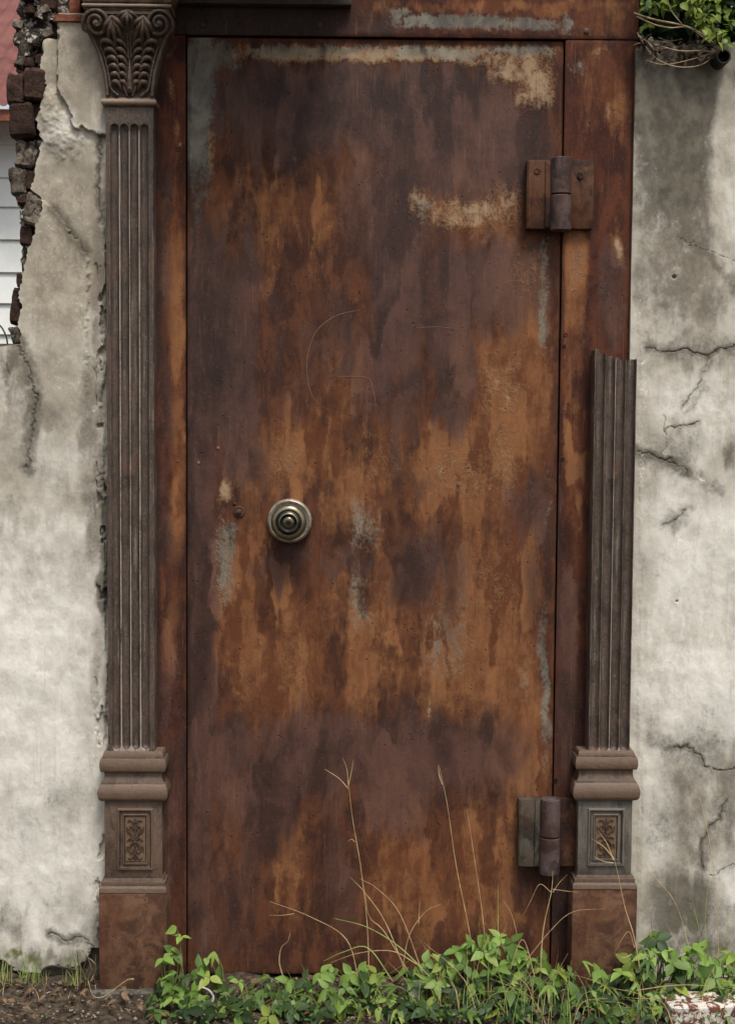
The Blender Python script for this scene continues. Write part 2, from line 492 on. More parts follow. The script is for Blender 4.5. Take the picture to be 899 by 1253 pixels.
M['redtile'] = mat_simple('red_tile', S(112, 66, 50), S(140, 90, 70), 60, 0.9, 0.5, 0.004, 0.2)
M['siding'] = mat_simple('white_siding', S(214, 216, 211), S(228, 229, 224), 5, 0.6, 0.1, 0.002, 0.3)
M['roof'] = mat_simple('red_tin_roof', S(92, 50, 44), S(116, 72, 64), 6, 0.6, 0.2, 0.004, 0.3, S(160, 132, 124), 0.62, 0.68, 4)
M['soil'] = mat_simple('dark_soil', S(54, 45, 37), S(98, 86, 73), 60, 0.95, 0.9, 0.012, 0.1, S(128, 118, 104), 0.63, 0.7, 170)
M['footing'] = mat_simple('grey_footing', S(72, 68, 61), S(104, 99, 90), 40, 0.95, 0.7, 0.006, 0.1, S(140, 135, 124), 0.62, 0.72, 50)
M['pebble'] = mat_simple('pebble', S(92, 84, 73), S(138, 129, 114), 40, 0.9, 0.4, 0.003, 0.2)
M['gap_shade'] = mat_simple('dark_void', S(24, 19, 17), S(34, 27, 24), 30, 0.95)
M['paintbrick'] = mat_simple('white_painted_red_brick', S(90, 58, 48), S(116, 78, 65), 50, 0.9, 0.8, 0.006, 0.2, S(206, 198, 186), 0.46, 0.53, 50)
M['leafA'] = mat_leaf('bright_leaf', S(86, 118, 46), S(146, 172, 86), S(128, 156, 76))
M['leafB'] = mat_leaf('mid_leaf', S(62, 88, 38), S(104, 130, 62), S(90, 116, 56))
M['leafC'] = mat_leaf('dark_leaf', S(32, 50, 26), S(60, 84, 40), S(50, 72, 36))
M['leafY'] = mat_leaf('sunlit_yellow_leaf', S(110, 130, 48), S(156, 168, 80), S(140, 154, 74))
M['stem'] = mat_simple('green_stem', S(84, 98, 52), S(116, 120, 70), 30, 0.7, 0.1)
M['straw'] = mat_simple('dry_straw', S(150, 122, 84), S(190, 164, 122), 30, 0.7, 0.1)
M['blade'] = mat_simple('green_blade', S(112, 134, 64), S(156, 166, 96), 20, 0.6, 0.1)
M['twig'] = mat_simple('dark_twig', S(58, 46, 37), S(96, 78, 62), 60, 0.9, 0.4)
M['drytwig'] = mat_simple('pale_twig', S(134, 116, 90), S(172, 154, 124), 50, 0.9, 0.3)
M['deadleaf'] = mat_simple('dead_leaf', S(88, 66, 48), S(130, 104, 76), 40, 0.8, 0.3, objrand=0.25)
M['yellowleaf'] = mat_simple('yellow_leaf', S(176, 138, 78), S(206, 172, 112), 30, 0.7, 0.2)
M['redleaf'] = mat_simple('red_dead_leaf', S(128, 66, 50), S(156, 92, 70), 30, 0.8, 0.2)
M['white'] = mat_simple('white_scrap', S(168, 158, 160), S(192, 184, 186), 30, 0.5, 0.1)
M['pipe'] = mat_simple('black_pipe', S(24, 23, 23), S(40, 38, 37), 30, 0.6, 0.2)
M['hole'] = mat_simple('dark_hole', S(20, 14, 12), S(30, 20, 16), 30, 0.9, 0.1)
M['scratch'] = mat_simple('pale_scratch', S(118, 88, 68), S(140, 108, 86), 60, 0.8, 0.2)

def mat_brass():
    n = NT('tarnished_brass')
    nz = n.noise(60, 6, 0.65, 0.3)
    geo = n.n('ShaderNodeNewGeometry')
    c = n.mix(n.ss(nz, 0.35, 0.65), S(34, 36, 34), S(58, 58, 52))
    c = n.mix(n.ss(geo.outputs['Pointiness'], 0.505, 0.56, 0, 0.8), c, S(150, 138, 112))
    n.bsdf(c, n.ss(nz, 0.3, 0.7, 0.26, 0.42), 0.85, 0.5, n.bump(nz, 0.15, 0.001))
    return n.m
M['brass'] = mat_brass()
def mat_ring():
    n = NT('pale_brass_ring')
    nz = n.noise(90, 6, 0.65, 0.3)
    n.bsdf(n.mix(n.ss(nz, 0.35, 0.65), S(160, 150, 132), S(206, 198, 180)), 0.34, 0.7, 0.5, n.bump(nz, 0.15, 0.001))
    return n.m
M['ring'] = mat_ring()

# ------------------------------------------------------------------ key planes (metres; camera is at negative Y)
Y_WALL, Y_FRAME, Y_DOOR = 0.0, 0.012, 0.020
Y_SHAFT, Y_DIE, Y_PLINTH = -0.034, -0.040, -0.052

# ------------------------------------------------------------------ ground
gx = np.concatenate([np.linspace(-60, -1.6, 14)[:-1], np.linspace(-1.6, 1.6, 161), np.linspace(1.6, 60, 14)[1:]])
gy = np.concatenate([np.linspace(-60, -1.2, 12)[:-1], np.linspace(-1.2, 0.3, 90), np.linspace(0.3, 60, 14)[1:]])
GX, GY = np.meshgrid(gx, gy)
GZ = (fbm(GX * 9, GY * 9, 4, 21) - 0.5) * 0.035 + (fbm(GX * 45, GY * 45, 3, 5) - 0.5) * 0.016
GZ = GZ * np.exp(-np.maximum(0, np.abs(GX) - 1.6)) * np.exp(-np.maximum(0, -GY - 1.2))
GZ += 0.030 * np.exp(-((GY - 0.0) / 0.07) ** 2) - 0.012
tag(mesh_obj('ground', np.stack([GX, GY, GZ], -1).reshape(-1, 3), grid_faces(*GX.shape), M['soil'], sharp=0), kind='structure')

# ------------------------------------------------------------------ plaster walls
Z_T = lambda py: at(449, py, 0)[2]
def wall_rows(py_top, dense=0.0020):
    z1 = at(449, py_top, 0)[2]
    return np.concatenate([[-0.12], np.arange(-0.03, z1, dense)])

# ---- left wall
thing = empty('plaster_wall', (at(60, 1215, 0)[0], 0.1, 0), 'crumbling pale plaster wall with exposed dark bricks, left of the iron door', 'wall')
WL = thing
edge = [(72, -60), (71, 22), (70, 48), (54, 52), (50, 84), (58, 98), (57, 112), (50, 128), (44, 152), (52, 172), (46, 190), (42, 214), (38, 231),
        (46, 238), (54, 246), (50, 262), (44, 276), (43, 285), (36, 300), (33, 318), (28, 332), (26, 350), (24, 362), (28, 372), (25, 388), (23, 400), (27, 414), (25, 421)]
ex = np.array([e[0] for e in edge]); ey = np.array([e[1] for e in edge])
xr = at(152, 600, 0)[0]
cols = np.concatenate([np.linspace(-2.6, at(-40, 600, 0)[0], 20)[:-1], np.arange(at(-40, 600, 0)[0], xr, 0.0020)])
rows = wall_rows(22)
X, Z = np.meshgrid(cols, rows)
px, py = proj(np.stack([X, np.zeros_like(X), Z], -1))
pyr = py[:, 80]
xl_px = np.interp(pyr, ey, ex) + (fbm(pyr / 5, pyr * 0 + 2, 4, 8) - 0.5) * 7
for i in range(len(rows)):
    if pyr[i] < 421:
        xl = at(xl_px[i], pyr[i], 0)[0]
        X[i] = np.maximum(X[i], xl)
    elif pyr[i] < 428:
        pass
# ledge of the low wall: wobble the first rows under it
led = (pyr < 440) & (pyr >= 421)
px, py = proj(np.stack([X, np.zeros_like(X), Z], -1))
low = (px < 24) & (py >= 421) & (py < 450)
Z = np.where(low, Z - 0.010 * fbm(px / 9, py * 0, 3, 3) * (450 - py) / 29, Z)
# relief
Yd = -(fbm(X * 5, Z * 4, 4, 11) - 0.5) * 0.020 - (fbm(X * 26, Z * 20, 4, 12) - 0.5) * 0.0045
outer = [(40, -80), (72, 20), (72, 112), (84, 132), (88, 140), (90, 156), (104, 158), (112, 162), (122, 166), (170, 168), (170, -80)]
jx = px + (fbm(px / 6, py / 6, 3, 31) - 0.5) * 9; jy = py + (fbm(px / 6, py / 6, 3, 32) - 0.5) * 9
sd_o = poly_sd(jx, jy, outer)
Yd += -0.014 * sstep(-.8, 1.2, sd_o)
lump = [(55, 108), (70, 112), (84, 136), (92, 158), (102, 160), (103, 176), (88, 190), (72, 192), (56, 178), (48, 152)]
sd_l = poly_sd(jx, jy, lump)
Yd += -0.008 * sstep(-10, 14, sd_l) * (0.6 + fbm(px / 8, py / 8, 3, 33))
slabp = [(10, 240), (58, 246), (64, 254), (80, 272), (92, 292), (106, 308), (109, 330), (107, 440), (110, 900), (10, 900)]
sd_s = poly_sd(jx, jy, slabp)
Yd += -0.006 * sstep(-1.5, 2.5, sd_s) * (1 - sstep(330, 560, py))
rstrip = sstep(106, 114, jx) * sstep(300, 330, jy)
Yd += 0.0004 * rstrip * (1 - sstep(600, 900, py))
cracks_l = [([(24, 421), (30, 440), (38, 452), (40, 470), (46, 484), (44, 500), (40, 520), (36, 540), (34, 575)], 1.8),
            ([(64, 254), (80, 272), (92, 292), (106, 308)], 1.2),
            ([(60, 1142), (82, 1152), (100, 1148), (116, 1160)], 0.9),
            ([(122, 166), (123, 190), (120, 230), (124, 270)], 0.6)]
crack = np.zeros_like(X); halo = np.zeros_like(X)
for pts, w in cracks_l:
    d = seg_dist(jx, jy, pts)
    crack = np.maximum(crack, np.clip(1.2 - d / ((.35 + .55 * w) * (.5 + 1.2 * fbm(px / 14, py / 14, 2, 66))), 0, 1)); halo = np.maximum(halo, 0.62 * np.exp(-(d / (5 + 5 * w)) ** 2))
Yd += 0.0026 * crack
# plaster broken away at the foot
foot = poly_sd(jx, jy, [(-50, 1300), (-50, 1180), (0, 1176), (30, 1192), (52, 1190), (58, 1183), (90, 1184), (104, 1176), (112, 1160), (160, 1150), (160, 1300)])
Yd += 0.030 * sstep(-1, 3, foot)
# edge towards the pilaster, chipped
Yd += 0.012 * sstep(124, 131, px + (fbm(px / 6, py / 45, 4, 41) - 0.5) * 18 + (fbm(px / 3, py / 4, 3, 42) - 0.5) * 4) * (1 - sstep(880, 930, py)) * sstep(200, 330, py)
chip = sstep(.60, .68, fbm(px / 9, py / 26, 4, 44)) * sstep(112, 126, px)
Yd += 0.014 * chip * sstep(180, 260, py)
dirt = paint(px, py, [(60, 440, 70, 26, .25), (110, 140, 40, 60, .25), (110, 470, 20, 60, .3), (120, 350, 10, 120, .45), (124, 640, 9, 120, .6), (124, 720, 7, 30, 1.0),
                      (118, 830, 8, 70, .45), (90, 205, 45, 20, .3), (20, 440, 26, 20, .6), (15, 1130, 26, 30, .5), (118, 1000, 10, 130, .3), (60, 560, 60, 30, .22),
                      (84, 980, 40, 40, .4), (112, 500, 18, 90, .5), (112, 640, 16, 80, .5), (30, 470, 26, 50, .4), (60, 520, 30, 24, .35), (20, 620, 30, 24, .3), (70, 790, 40, 14, .28), (104, 900, 18, 80, .36), (40, 1000, 30, 30, .3), (80, 1110, 40, 30, .36), (40, 560, 60, 60, .3), (90, 680, 30, 50, .3), (30, 840, 40, 20, .22), (60, 1090, 50, 30, .28), (20, 980, 20, 60, .22), (112, 1150, 16, 40, .5), (60, 1180, 90, 14, .5)], 5, 10, 51)
dirt = np.maximum(np.maximum(dirt, halo), 0.9 * sstep(0, 4, foot))
tan = paint(px, py, [(90, 80, 60, 90, .8), (80, 330, 70, 90, .85), (80, 240, 60, 60, .8), (60, 480, 90, 60, .55), (110, 560, 26, 80, .5), (116, 760, 12, 130, .45), (60, 700, 80, 20, .2), (100, 1080, 40, 60, .3)], 6, 12, 52)
pale = paint(px, py, [(76, 160, 26, 30, .5), (40, 780, 90, 90, .75), (50, 900, 90, 110, .8), (50, 1050, 90, 120, .7), (70, 560, 50, 30, .5), (30, 670, 60, 30, .55), (90, 1140, 40, 40, .6), (90, 640, 30, 20, .5)], 8, 14, 53)
chalk = paint(px, py, [(96, 60, 12, 16, .42), (106, 105, 6, 8, .45), (98, 395, 10, 50, .42), (118, 300, 8, 40, .38), (116, 200, 8, 40, .30), (104, 480, 20, 30, .3), (50, 745, 40, 40, .3), (124, 800, 6, 80, .3)], 4, 8, 54)
moss = paint(px, py, [(20, 1168, 40, 14, .6), (70, 1184, 40, 8, .5), (118, 300, 10, 120, .3)], 5, 6, 55)
V, F, A = slab(X, Y_WALL + Yd, Z, 0.034, dict(dirt=dirt, tan=tan, pale=pale, chalk=chalk, moss=moss, crack=crack))
mesh_obj('plaster_skin', V, F, M['plasterL'], WL, A, sharp=55)
# brick core behind the skin
core_edge = [(20, -60), (24, 0), (22, 40), (24, 86), (28, 120), (30, 166), (24, 190), (22, 215), (24, 240), (28, 262), (28, 300), (29, 332), (22, 352), (20, 380), (18, 405), (20, 421)]
cx_ = np.array([e[0] for e in core_edge]); cy_ = np.array([e[1] for e in core_edge])
colsc = np.concatenate([np.linspace(-2.6, at(-40, 600, 0)[0], 8)[:-1], np.arange(at(-40, 600, 0)[0], xr, 0.006)])
rowsc = np.arange(-0.1, at(449, -45, 0.03)[2], 0.006)
X, Z = np.meshgrid(colsc, rowsc)
pyr = proj(np.stack([X, X * 0 + 0.03, Z], -1))[1][:, 30]
for i in range(len(rowsc)):
    if pyr[i] < 428:
        xl = at(np.interp(pyr[i], cy_, cx_) + (fbm(pyr[i:i + 1] / 7, pyr[i:i + 1] * 0 + 1, 3, 77)[0] - 0.5) * 14, pyr[i], 0.03)[0]
        X[i] = np.maximum(X[i], xl)
px, py = proj(np.stack([X, X * 0 + 0.03, Z], -1))
Yc = 0.036 - np.where(py < 428, (fbm(X * 40, Z * 40, 4, 61) - 0.35) * 0.03 * sstep(75, 60, px), 0.0) 
Yc = np.where((px > 75) | (py > 428), 0.0365, Yc)
V, F, A = slab(X, Yc, Z, 0.30)
mesh_obj('mortar_core', V, F, M['core'], WL, None, sharp=60)

def rough_block(lo, hi, amp=0.006, sub=5, seed=0, rot=0.0):
    """knocked-about block: subdivided box with rounded, chipped faces"""
    bm = bmesh.new()
    bmesh.ops.create_cube(bm, size=1.0)
    bmesh.ops.bevel(bm, geom=list(bm.edges), offset=0.09, segments=1, affect='EDGES')
    bmesh.ops.subdivide_edges(bm, edges=list(bm.edges), cuts=sub, use_grid_fill=True)
    c = [(lo[k] + hi[k]) / 2 for k in range(3)]; s = [hi[k] - lo[k] for k in range(3)]
    co = np.array([v.co[:] for v in bm.verts])
    q = co * np.array(s)
    n1 = fbm(q[:, 0] * 40 + seed * 3.1, q[:, 2] * 40 + q[:, 1] * 31, 3, seed) - 0.5
    n2 = fbm(q[:, 1] * 45 + seed, q[:, 0] * 38 + q[:, 2] * 22, 3, seed + 40) - 0.5
    q = q + (co / (np.linalg.norm(co, axis=1)[:, None] + 1e-6)) * (n1 * amp * 2.2)[:, None]
    q[:, 0] += n2 * amp; q[:, 2] += n1 * amp * 0.6
    ca, sa = math.cos(rot), math.sin(rot)
    qx = q[:, 0] * ca - q[:, 2] * sa; qz = q[:, 0] * sa + q[:, 2] * ca
    V = np.stack([qx + c[0], q[:, 1] + c[1], qz + c[2]], -1)
    bm.verts.index_update()
    F = [[v.index for v in f.verts] for f in bm.faces]
    bm.free()
    return V, F

def px_block(x0, y0, x1, y1, yf, depth, **k):
    a = at(x0, y1, yf); b = at(x1, y0, yf)
    return rough_block((a[0], yf, a[2]), (b[0], yf + depth, b[2]), **k)

bricks = [(8, 88, 30, 127, -0.004, 'brick'), (29, 84, 55, 122, -0.010, 'brick'), (11, 126, 40, 167, -0.008, 'brick'), (30, 237, 54, 275, 0.004, 'rubble'),
          (13, 206, 32, 238, 0.004, 'rubble'), (19, 170, 40, 204, 0.008, 'rubble'), (21, 44, 36, 84, 0.006, 'rubble'), (38, 126, 50, 150, 0.010, 'brick'),
          (48, -20, 70, 12, 0.006, 'brick'), (32, 208, 46, 232, 0.012, 'brick'), (24, 276, 40, 300, 0.016, 'brick'), (14, 352, 26, 396, 0.010, 'brick'), (19, -50, 44, -6, 0.006, 'brick'), (12, 398, 26, 421, 0.008, 'rubble')]
rb_ = random.Random(3)
for k in range(30):
    x = rb_.uniform(22, 64); y = rb_.uniform(-8, 80); w = rb_.uniform(4, 8); h = rb_.uniform(3, 8)
    if y > 44 and x > 52: continue
    bricks.append((x - w, y - h, x + w, y + h, rb_.uniform(.002, .022), rb_.choice(('rubble', 'core', 'core', 'brick'))))
for k in range(10):
    y = rb_.uniform(170, 345); x = float(np.interp(y, cy_, cx_)) + rb_.uniform(-4, 10); w = rb_.uniform(4, 7); h = rb_.uniform(4, 8)
    bricks.append((x - w, y - h, x + w, y + h, rb_.uniform(.006, .022), rb_.choice(('rubble', 'core', 'brick'))))
for i, (x0, y0, x1, y1, yf, mk) in enumerate(bricks):
    V, F = px_block(x0, y0, x1, y1, yf, 0.11, seed=i, amp=0.006 if mk == 'brick' else 0.010, rot=random.uniform(-0.1, 0.1) * (1 if mk == 'brick' else 4), sub=4)
    mesh_obj('brick' if mk == 'brick' else 'rubble_stone', V, F, M[mk], WL, None, sharp=35)
V, F = px_block(66, 17, 106, 26, -0.022, 0.06, seed=91, amp=0.002, sub=4)
mesh_obj('tile', V, F, M['redtile'], WL, None, sharp=35)
V, F = px_block(84, -14, 98, 17, -0.012, 0.05, seed=95, amp=0.006, sub=4)
mesh_obj('rubble_stone', V, F, M['redtile'], WL, None, sharp=35)
V, F = px_block(52, 48, 74, 88, 0.004, 0.03, seed=97, amp=0.008, sub=5)
mesh_obj('plaster_lump', V, F, M['lump'], WL, None, sharp=0)

# ---- right wall
WR = empty('plaster_wall', (at(850, 1215, 0)[0], 0.1, 0), 'stained, cracked plaster wall right of the door, green shrub on top', 'wall')
xl0 = at(770.5, 420, 0)[0]; xv = at(930, 600, 0)[0]
cols = np.concatenate([np.arange(xl0, xv, 0.0020), np.linspace(xv, 2.8, 22)[1:]])
rows = wall_rows(50)
X, Z = np.meshgrid(cols, rows)
Z = Z + np.clip((Z - 2.0) / 0.3, 0, 1) * (fbm(X * 22, X * 0, 4, 71) - 0.5) * 0.05
px, py = proj(np.stack([X, np.zeros_like(X), Z], -1))
jx = px + (fbm(px / 7, py / 7, 3, 131) - 0.5) * 9; jy = py + (fbm(px / 7, py / 7, 3, 132) - 0.5) * 9
Yd = -(fbm(X * 5, Z * 4, 4, 111) - 0.5) * 0.016 - (fbm(X * 26, Z * 20, 4, 112) - 0.5) * 0.004
cracks_r = [([(792, 424), (812, 430), (850, 430), (864, 434), (880, 428), (899, 422), (940, 414)], 1.2, 1.0), ([(866, 434), (862, 452), (856, 470), (842, 486), (834, 496)], 0.7, .6),
            ([(780, 552), (800, 558), (824, 566), (842, 578)], 1.0, 1.2), ([(816, 524), (836, 520), (854, 516)], 1.0, .8), ([(811, 508), (815, 530), (812, 550), (808, 556)], 0.6, .5),
            ([(824, 288), (850, 300), (880, 314), (920, 330)], 0.15, .5), ([(818, 914), (842, 914), (856, 926), (864, 940)], 0.9, 1.0),
            ([(872, 942), (890, 944), (915, 936)], 1.2, .8), ([(888, 978), (880, 1002), (862, 1020), (856, 1042), (858, 1062)], 0.9, 1.0), ([(870, 1072), (890, 1060), (920, 1052)], 0.8, .5),
            ([(812, 642), (826, 634), (838, 622)], 0.2, .9)]
crack = np.zeros_like(X); halo = np.zeros_like(X)
for pts, w, hh in cracks_r:
    d = seg_dist(jx, jy, pts)
    crack = np.maximum(crack, np.clip(1.25 - d / ((.2 + .55 * w) * (.3 + 1.4 * fbm(px / 12, py / 12, 2, 67))), 0, 1)); halo = np.maximum(halo, 0.78 * hh * np.exp(-d / (6 + 5 * w)))
Yd += 0.0026 * crack
for hx, hy, hr in ((824, 339, 2.2), (828, 736, 1.3)):
    h_ = np.clip(1.4 - np.hypot(px - hx, py - hy) / hr, 0, 1); crack = np.maximum(crack, h_); Yd += 0.010 * h_
# chipped edge beside the iron frame
Yd += 0.0015 * sstep(785, 780, px + (fbm(px / 5, py / 50, 4, 141) - 0.5) * 12 + (fbm(px / 3, py / 4, 3, 142) - 0.5) * 4) * sstep(330, 420, py)
dirt = paint(px, py, [(822, 110, 62, 66, 1.25), (826, 200, 54, 90, .95), (828, 330, 60, 90, .5), (830, 90, 90, 40, .95), (845, 160, 34, 70, .75), (800, 130, 30, 70, .62), (858, 205, 18, 60, .6), (848, 290, 34, 26, .62), (870, 370, 26, 24, .55), (800, 240, 24, 80, .45),
                      (785, 340, 14, 70, .5), (845, 350, 50, 60, .42), (800, 600, 18, 30, .3), (840, 960, 50, 50, .36), (880, 1010, 24, 50, .45), (835, 1110, 42, 44, .78), (880, 1120, 40, 30, .5), (800, 1110, 14, 60, .3),
                      (860, 430, 50, 22, .5), (800, 440, 20, 30, .35), (820, 545, 40, 30, .5), (880, 600, 30, 30, .35), (800, 690, 20, 50, .3), (850, 760, 50, 18, .3), (876, 690, 20, 40, .22), (850, 930, 50, 60, .52), (830, 1010, 50, 50, .5), (800, 890, 16, 40, .35), (884, 985, 20, 70, .55), (895, 560, 8, 20, .6), (830, 640, 20, 10, .45), (850, 1160, 70, 20, .6), (812, 1000, 14, 30, .4), (890, 330, 16, 50, .4)], 6, 10, 151)
for pts, w, a_ in (([(872, 96), (862, 170), (850, 240), (838, 290), (872, 318), (905, 350)], 15, .62), ([(800, 300), (838, 290)], 12, .45), ([(790, 425), (850, 436), (905, 420)], 12, .5), ([(866, 440), (856, 480), (838, 500)], 8, .45),
                   ([(785, 552), (845, 578), (880, 600)], 13, .5), ([(812, 640), (840, 618)], 10, .5), ([(800, 900), (850, 915), (870, 945), (905, 940)], 14, .5), ([(890, 975), (858, 1030), (860, 1070)], 13, .5), ([(815, 960), (830, 1040), (820, 1110)], 18, .45), ([(870, 360), (880, 400)], 14, .4)):
    d = seg_dist(jx + (fbm(px / 20, py / 20, 3, 161) - .5) * 22, jy + (fbm(px / 20, py / 20, 3, 162) - .5) * 22, pts)
    halo = np.maximum(halo, a_ * np.exp(-(d / w) ** 2))
dirt = np.maximum(dirt, halo)
wash = paint(px, py, [(888, 180, 14, 110, 1.0), (892, 250, 16, 50, .9)], 1.2, 4, 156)
dirt = dirt * (1 - 0.85 * wash)
tan = paint(px, py, [(840, 330, 60, 80, .6), (840, 470, 50, 40, .35), (888, 180, 16, 120, .5), (830, 180, 50, 90, .5), (850, 620, 60, 60, .3)], 6, 12, 152)
pale = paint(px, py, [(800, 200, 8, 50, .5), (860, 500, 60, 50, .6), (850, 680, 70, 110, .75), (840, 850, 70, 90, .72), (800, 1000, 26, 100, .6), (880, 900, 40, 30, .6), (888, 1110, 20, 60, .55), (890, 260, 14, 40, .4), (800, 620, 30, 40, .5)], 8, 14, 153)
chalk = paint(px, py, [(786, 470, 6, 60, .5), (784, 570, 6, 60, .5), (780, 820, 8, 120, .35), (800, 230, 6, 40, .4), (858, 582, 14, 5, .55), (884, 1120, 10, 40, .35), (782, 380, 5, 30, .45)], 3, 8, 154)
moss = paint(px, py, [(840, 1130, 40, 26, .45), (870, 1160, 60, 14, .5), (800, 90, 30, 26, .35)], 5, 6, 155)
V, F, A = slab(X, Y_WALL + Yd, Z, 0.30, dict(dirt=dirt, tan=tan, pale=pale, chalk=chalk, moss=moss, crack=crack))
mesh_obj('plaster_skin', V, F, M['plasterR'], WR, A, sharp=55)

# ------------------------------------------------------------------ iron plates
def plate(px0, px1, py0, py1, y, yb, res, blobs, seed, wav=0.0012, rect=None):
    """flat rolled plate whose rust layers and painted-in shade are stored on the mesh"""
    if rect is None:
        a = at(px0, py1, y); b = at(px1, py0, y); x0, x1, z0, z1 = a[0], b[0], a[2], b[2]
    else: x0, x1, z0, z1 = rect
    nc = max(4, int((x1 - x0) / res)); nr = max(4, int((z1 - z0) / res))
    xs = np.linspace(x0, x1, nc); zs = np.linspace(z0, z1, nr)
    b_ = 0.0016
    xs = np.concatenate([[x0], xs[1:-1], [x1]]); X, Z = np.meshgrid(xs, zs)
    px, py = proj(np.stack([X, X * 0 + y, Z], -1))
    Yv = y + (fbm(X * 4, Z * 3, 3, seed) - 0.5) * wav * 2
    Yv[:, 0] += b_; Yv[:, -1] += b_; Yv[0] += b_; Yv[-1] += b_
    A = {k: paint(px, py, blobs.get(k, []), *(blobs.get('warp', (6, 17)) if k not in ('tan', 'grey') else blobs.get('warp2', (6, 3.5))), seed + i * 13) for i, k in enumerate(('dark', 'orange', 'tan', 'grey', 'black'))}
    return slab(X, Yv, Z, yb, A), (x0, x1, z0, z1)

a = at(229.5, 640, Y_DOOR); b = at(681, 640, Y_DOOR)
DX0 = at(229.5, 600, Y_DOOR)[0]; DX1 = at(680.5, 620, Y_DOOR)[0]
DZ1 = at(458, 48, Y_DOOR)[2]; DZ0 = 0.02
DOOR = empty('iron_door', ((DX0 + DX1) / 2, Y_DOOR, 0), 'tall rust-streaked iron door with a round brass knob', 'door')
door_blobs = dict(
    grey=[(246, 120, 15, 108, 1.0), (255, 70, 40, 18, .8), (350, 62, 60, 8, .62), (530, 64, 70, 8, .72), (640, 62, 44, 7, .7), (420, 60, 60, 6, .6), (445, 640, 20, 34, .5), (440, 738, 22, 46, .46), (278, 690, 10, 60, .62), (666, 360, 9, 90, .5),
          (664, 400, 7, 30, .7), (668, 840, 7, 100, .68), (545, 780, 30, 60, .45), (518, 255, 12, 18, .55), (240, 250, 8, 60, .5), (640, 830, 10, 50, .35), (668, 600, 5, 60, .4)],
    tan=[(460, 66, 225, 11, .85), (610, 70, 70, 14, .72), (655, 105, 24, 32, .86), (630, 85, 40, 18, .75), (515, 252, 18, 24, .72), (575, 262, 60, 20, .74), (625, 250, 18, 30, .66), (262, 180, 7, 50, .62), (310, 68, 50, 10, .62),
         (278, 602, 9, 16, .85), (276, 690, 11, 60, .66), (612, 470, 34, 46, .56), (570, 580, 62, 44, .52), (620, 560, 14, 50, .55), (350, 560, 26, 34, .52), (295, 830, 18, 40, .44), (640, 330, 22, 40, .44), (600, 720, 40, 50, .44), (355, 800, 12, 60, .46),
         (520, 870, 4, 26, .6), (318, 786, 4, 10, .6), (560, 800, 40, 50, .42), (470, 560, 40, 40, .40), (664, 330, 8, 50, .5), (470, 790, 5, 40, .45)],
    orange=[(350, 260, 90, 60, .55), (330, 330, 60, 70, .45), (420, 220, 26, 70, .42), (360, 560, 60, 60, .72), (440, 600, 70, 70, .62), (600, 470, 60, 70, .74), (570, 590, 90, 70, .82), (640, 450, 34, 160, .8), (620, 700, 50, 60, .7), (540, 650, 60, 50, .55), (300, 760, 46, 120, .72), (350, 800, 60, 90, .70),
            (470, 800, 60, 90, .66), (590, 790, 80, 110, .85), (640, 900, 36, 90, .82), (420, 480, 30, 60, .42), (560, 260, 70, 50, .66), (350, 1060, 26, 90, .60), (290, 1010, 14, 120, .48), (520, 980, 100, 60, .36), (540, 1080, 120, 90, .66), (440, 720, 120, 60, .48), (300, 240, 40, 40, .5),
            (660, 230, 20, 40, .5), (590, 680, 60, 60, .6), (270, 260, 20, 40, .4), (630, 1000, 24, 60, .55), (440, 340, 50, 60, .3)],
    dark=[(420, 130, 190, 60, .9), (560, 180, 120, 70, .85), (340, 170, 60, 60, .6), (440, 240, 26, 120, .55), (270, 420, 52, 140, .95), (248, 620, 20, 230, .92), (246, 900, 20, 320, .85), (485, 330, 38, 200, .9), (580, 345, 90, 60, .85), (556, 450, 28, 80, .9), (350, 420, 60, 70, .5), (650, 620, 40, 50, .78), (520, 700, 50, 60, .66), (330, 700, 36, 26, .62),
          (440, 925, 185, 56, .85), (310, 960, 60, 90, .85), (570, 915, 80, 46, .75), (290, 1110, 36, 90, .6), (300, 1080, 26, 100, .62), (420, 1060, 30, 90, .5), (480, 990, 60, 40, .66), (485, 550, 10, 80, .7), (330, 590, 26, 26, .5), (640, 120, 30, 30, .3), (420, 690, 90, 20, .6), (330, 430, 60, 90, .42), (440, 440, 40, 60, .5),
          (240, 720, 14, 400, .7), (505, 600, 30, 20, .5), (650, 720, 12, 60, .4), (300, 560, 40, 40, .65), (390, 400, 120, 60, .36), (660, 1060, 14, 90, .3)],
    black=[(262, 420, 46, 130, .62), (430, 125, 190, 50, .55), (250, 280, 24, 60, .45), (560, 180, 110, 50, .4), (490, 420, 30, 130, .35), (560, 380, 90, 60, .35), (650, 640, 30, 40, .35), (248, 760, 12, 380, .45), (290, 330, 40, 40, .4), (480, 230, 24, 100, .36), (400, 110, 200, 20, .4), (590, 330, 60, 40, .3), (476, 112, 26, 26, .8), (570, 110, 30, 28, .78), (330, 110, 70, 18, .55), (272, 130, 8, 60, .5), (662, 210, 24, 90, .6), (234, 560, 6, 700, .62), (300, 625, 22, 24, .4), (395, 66, 7, 14, .55), (518, 62, 5, 14, .7), (638, 64, 4, 14, .6), (330, 720, 20, 30, .36), (668, 700, 6, 60, .5),  # black-brown rust, plus overhang shade painted over the upper door
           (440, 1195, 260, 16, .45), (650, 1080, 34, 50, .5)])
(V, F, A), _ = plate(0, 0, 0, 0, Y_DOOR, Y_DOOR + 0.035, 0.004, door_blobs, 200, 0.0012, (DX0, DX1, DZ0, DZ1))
LEAF = mesh_obj('door_leaf', V, F, M['door'], DOOR, A, sharp=30)
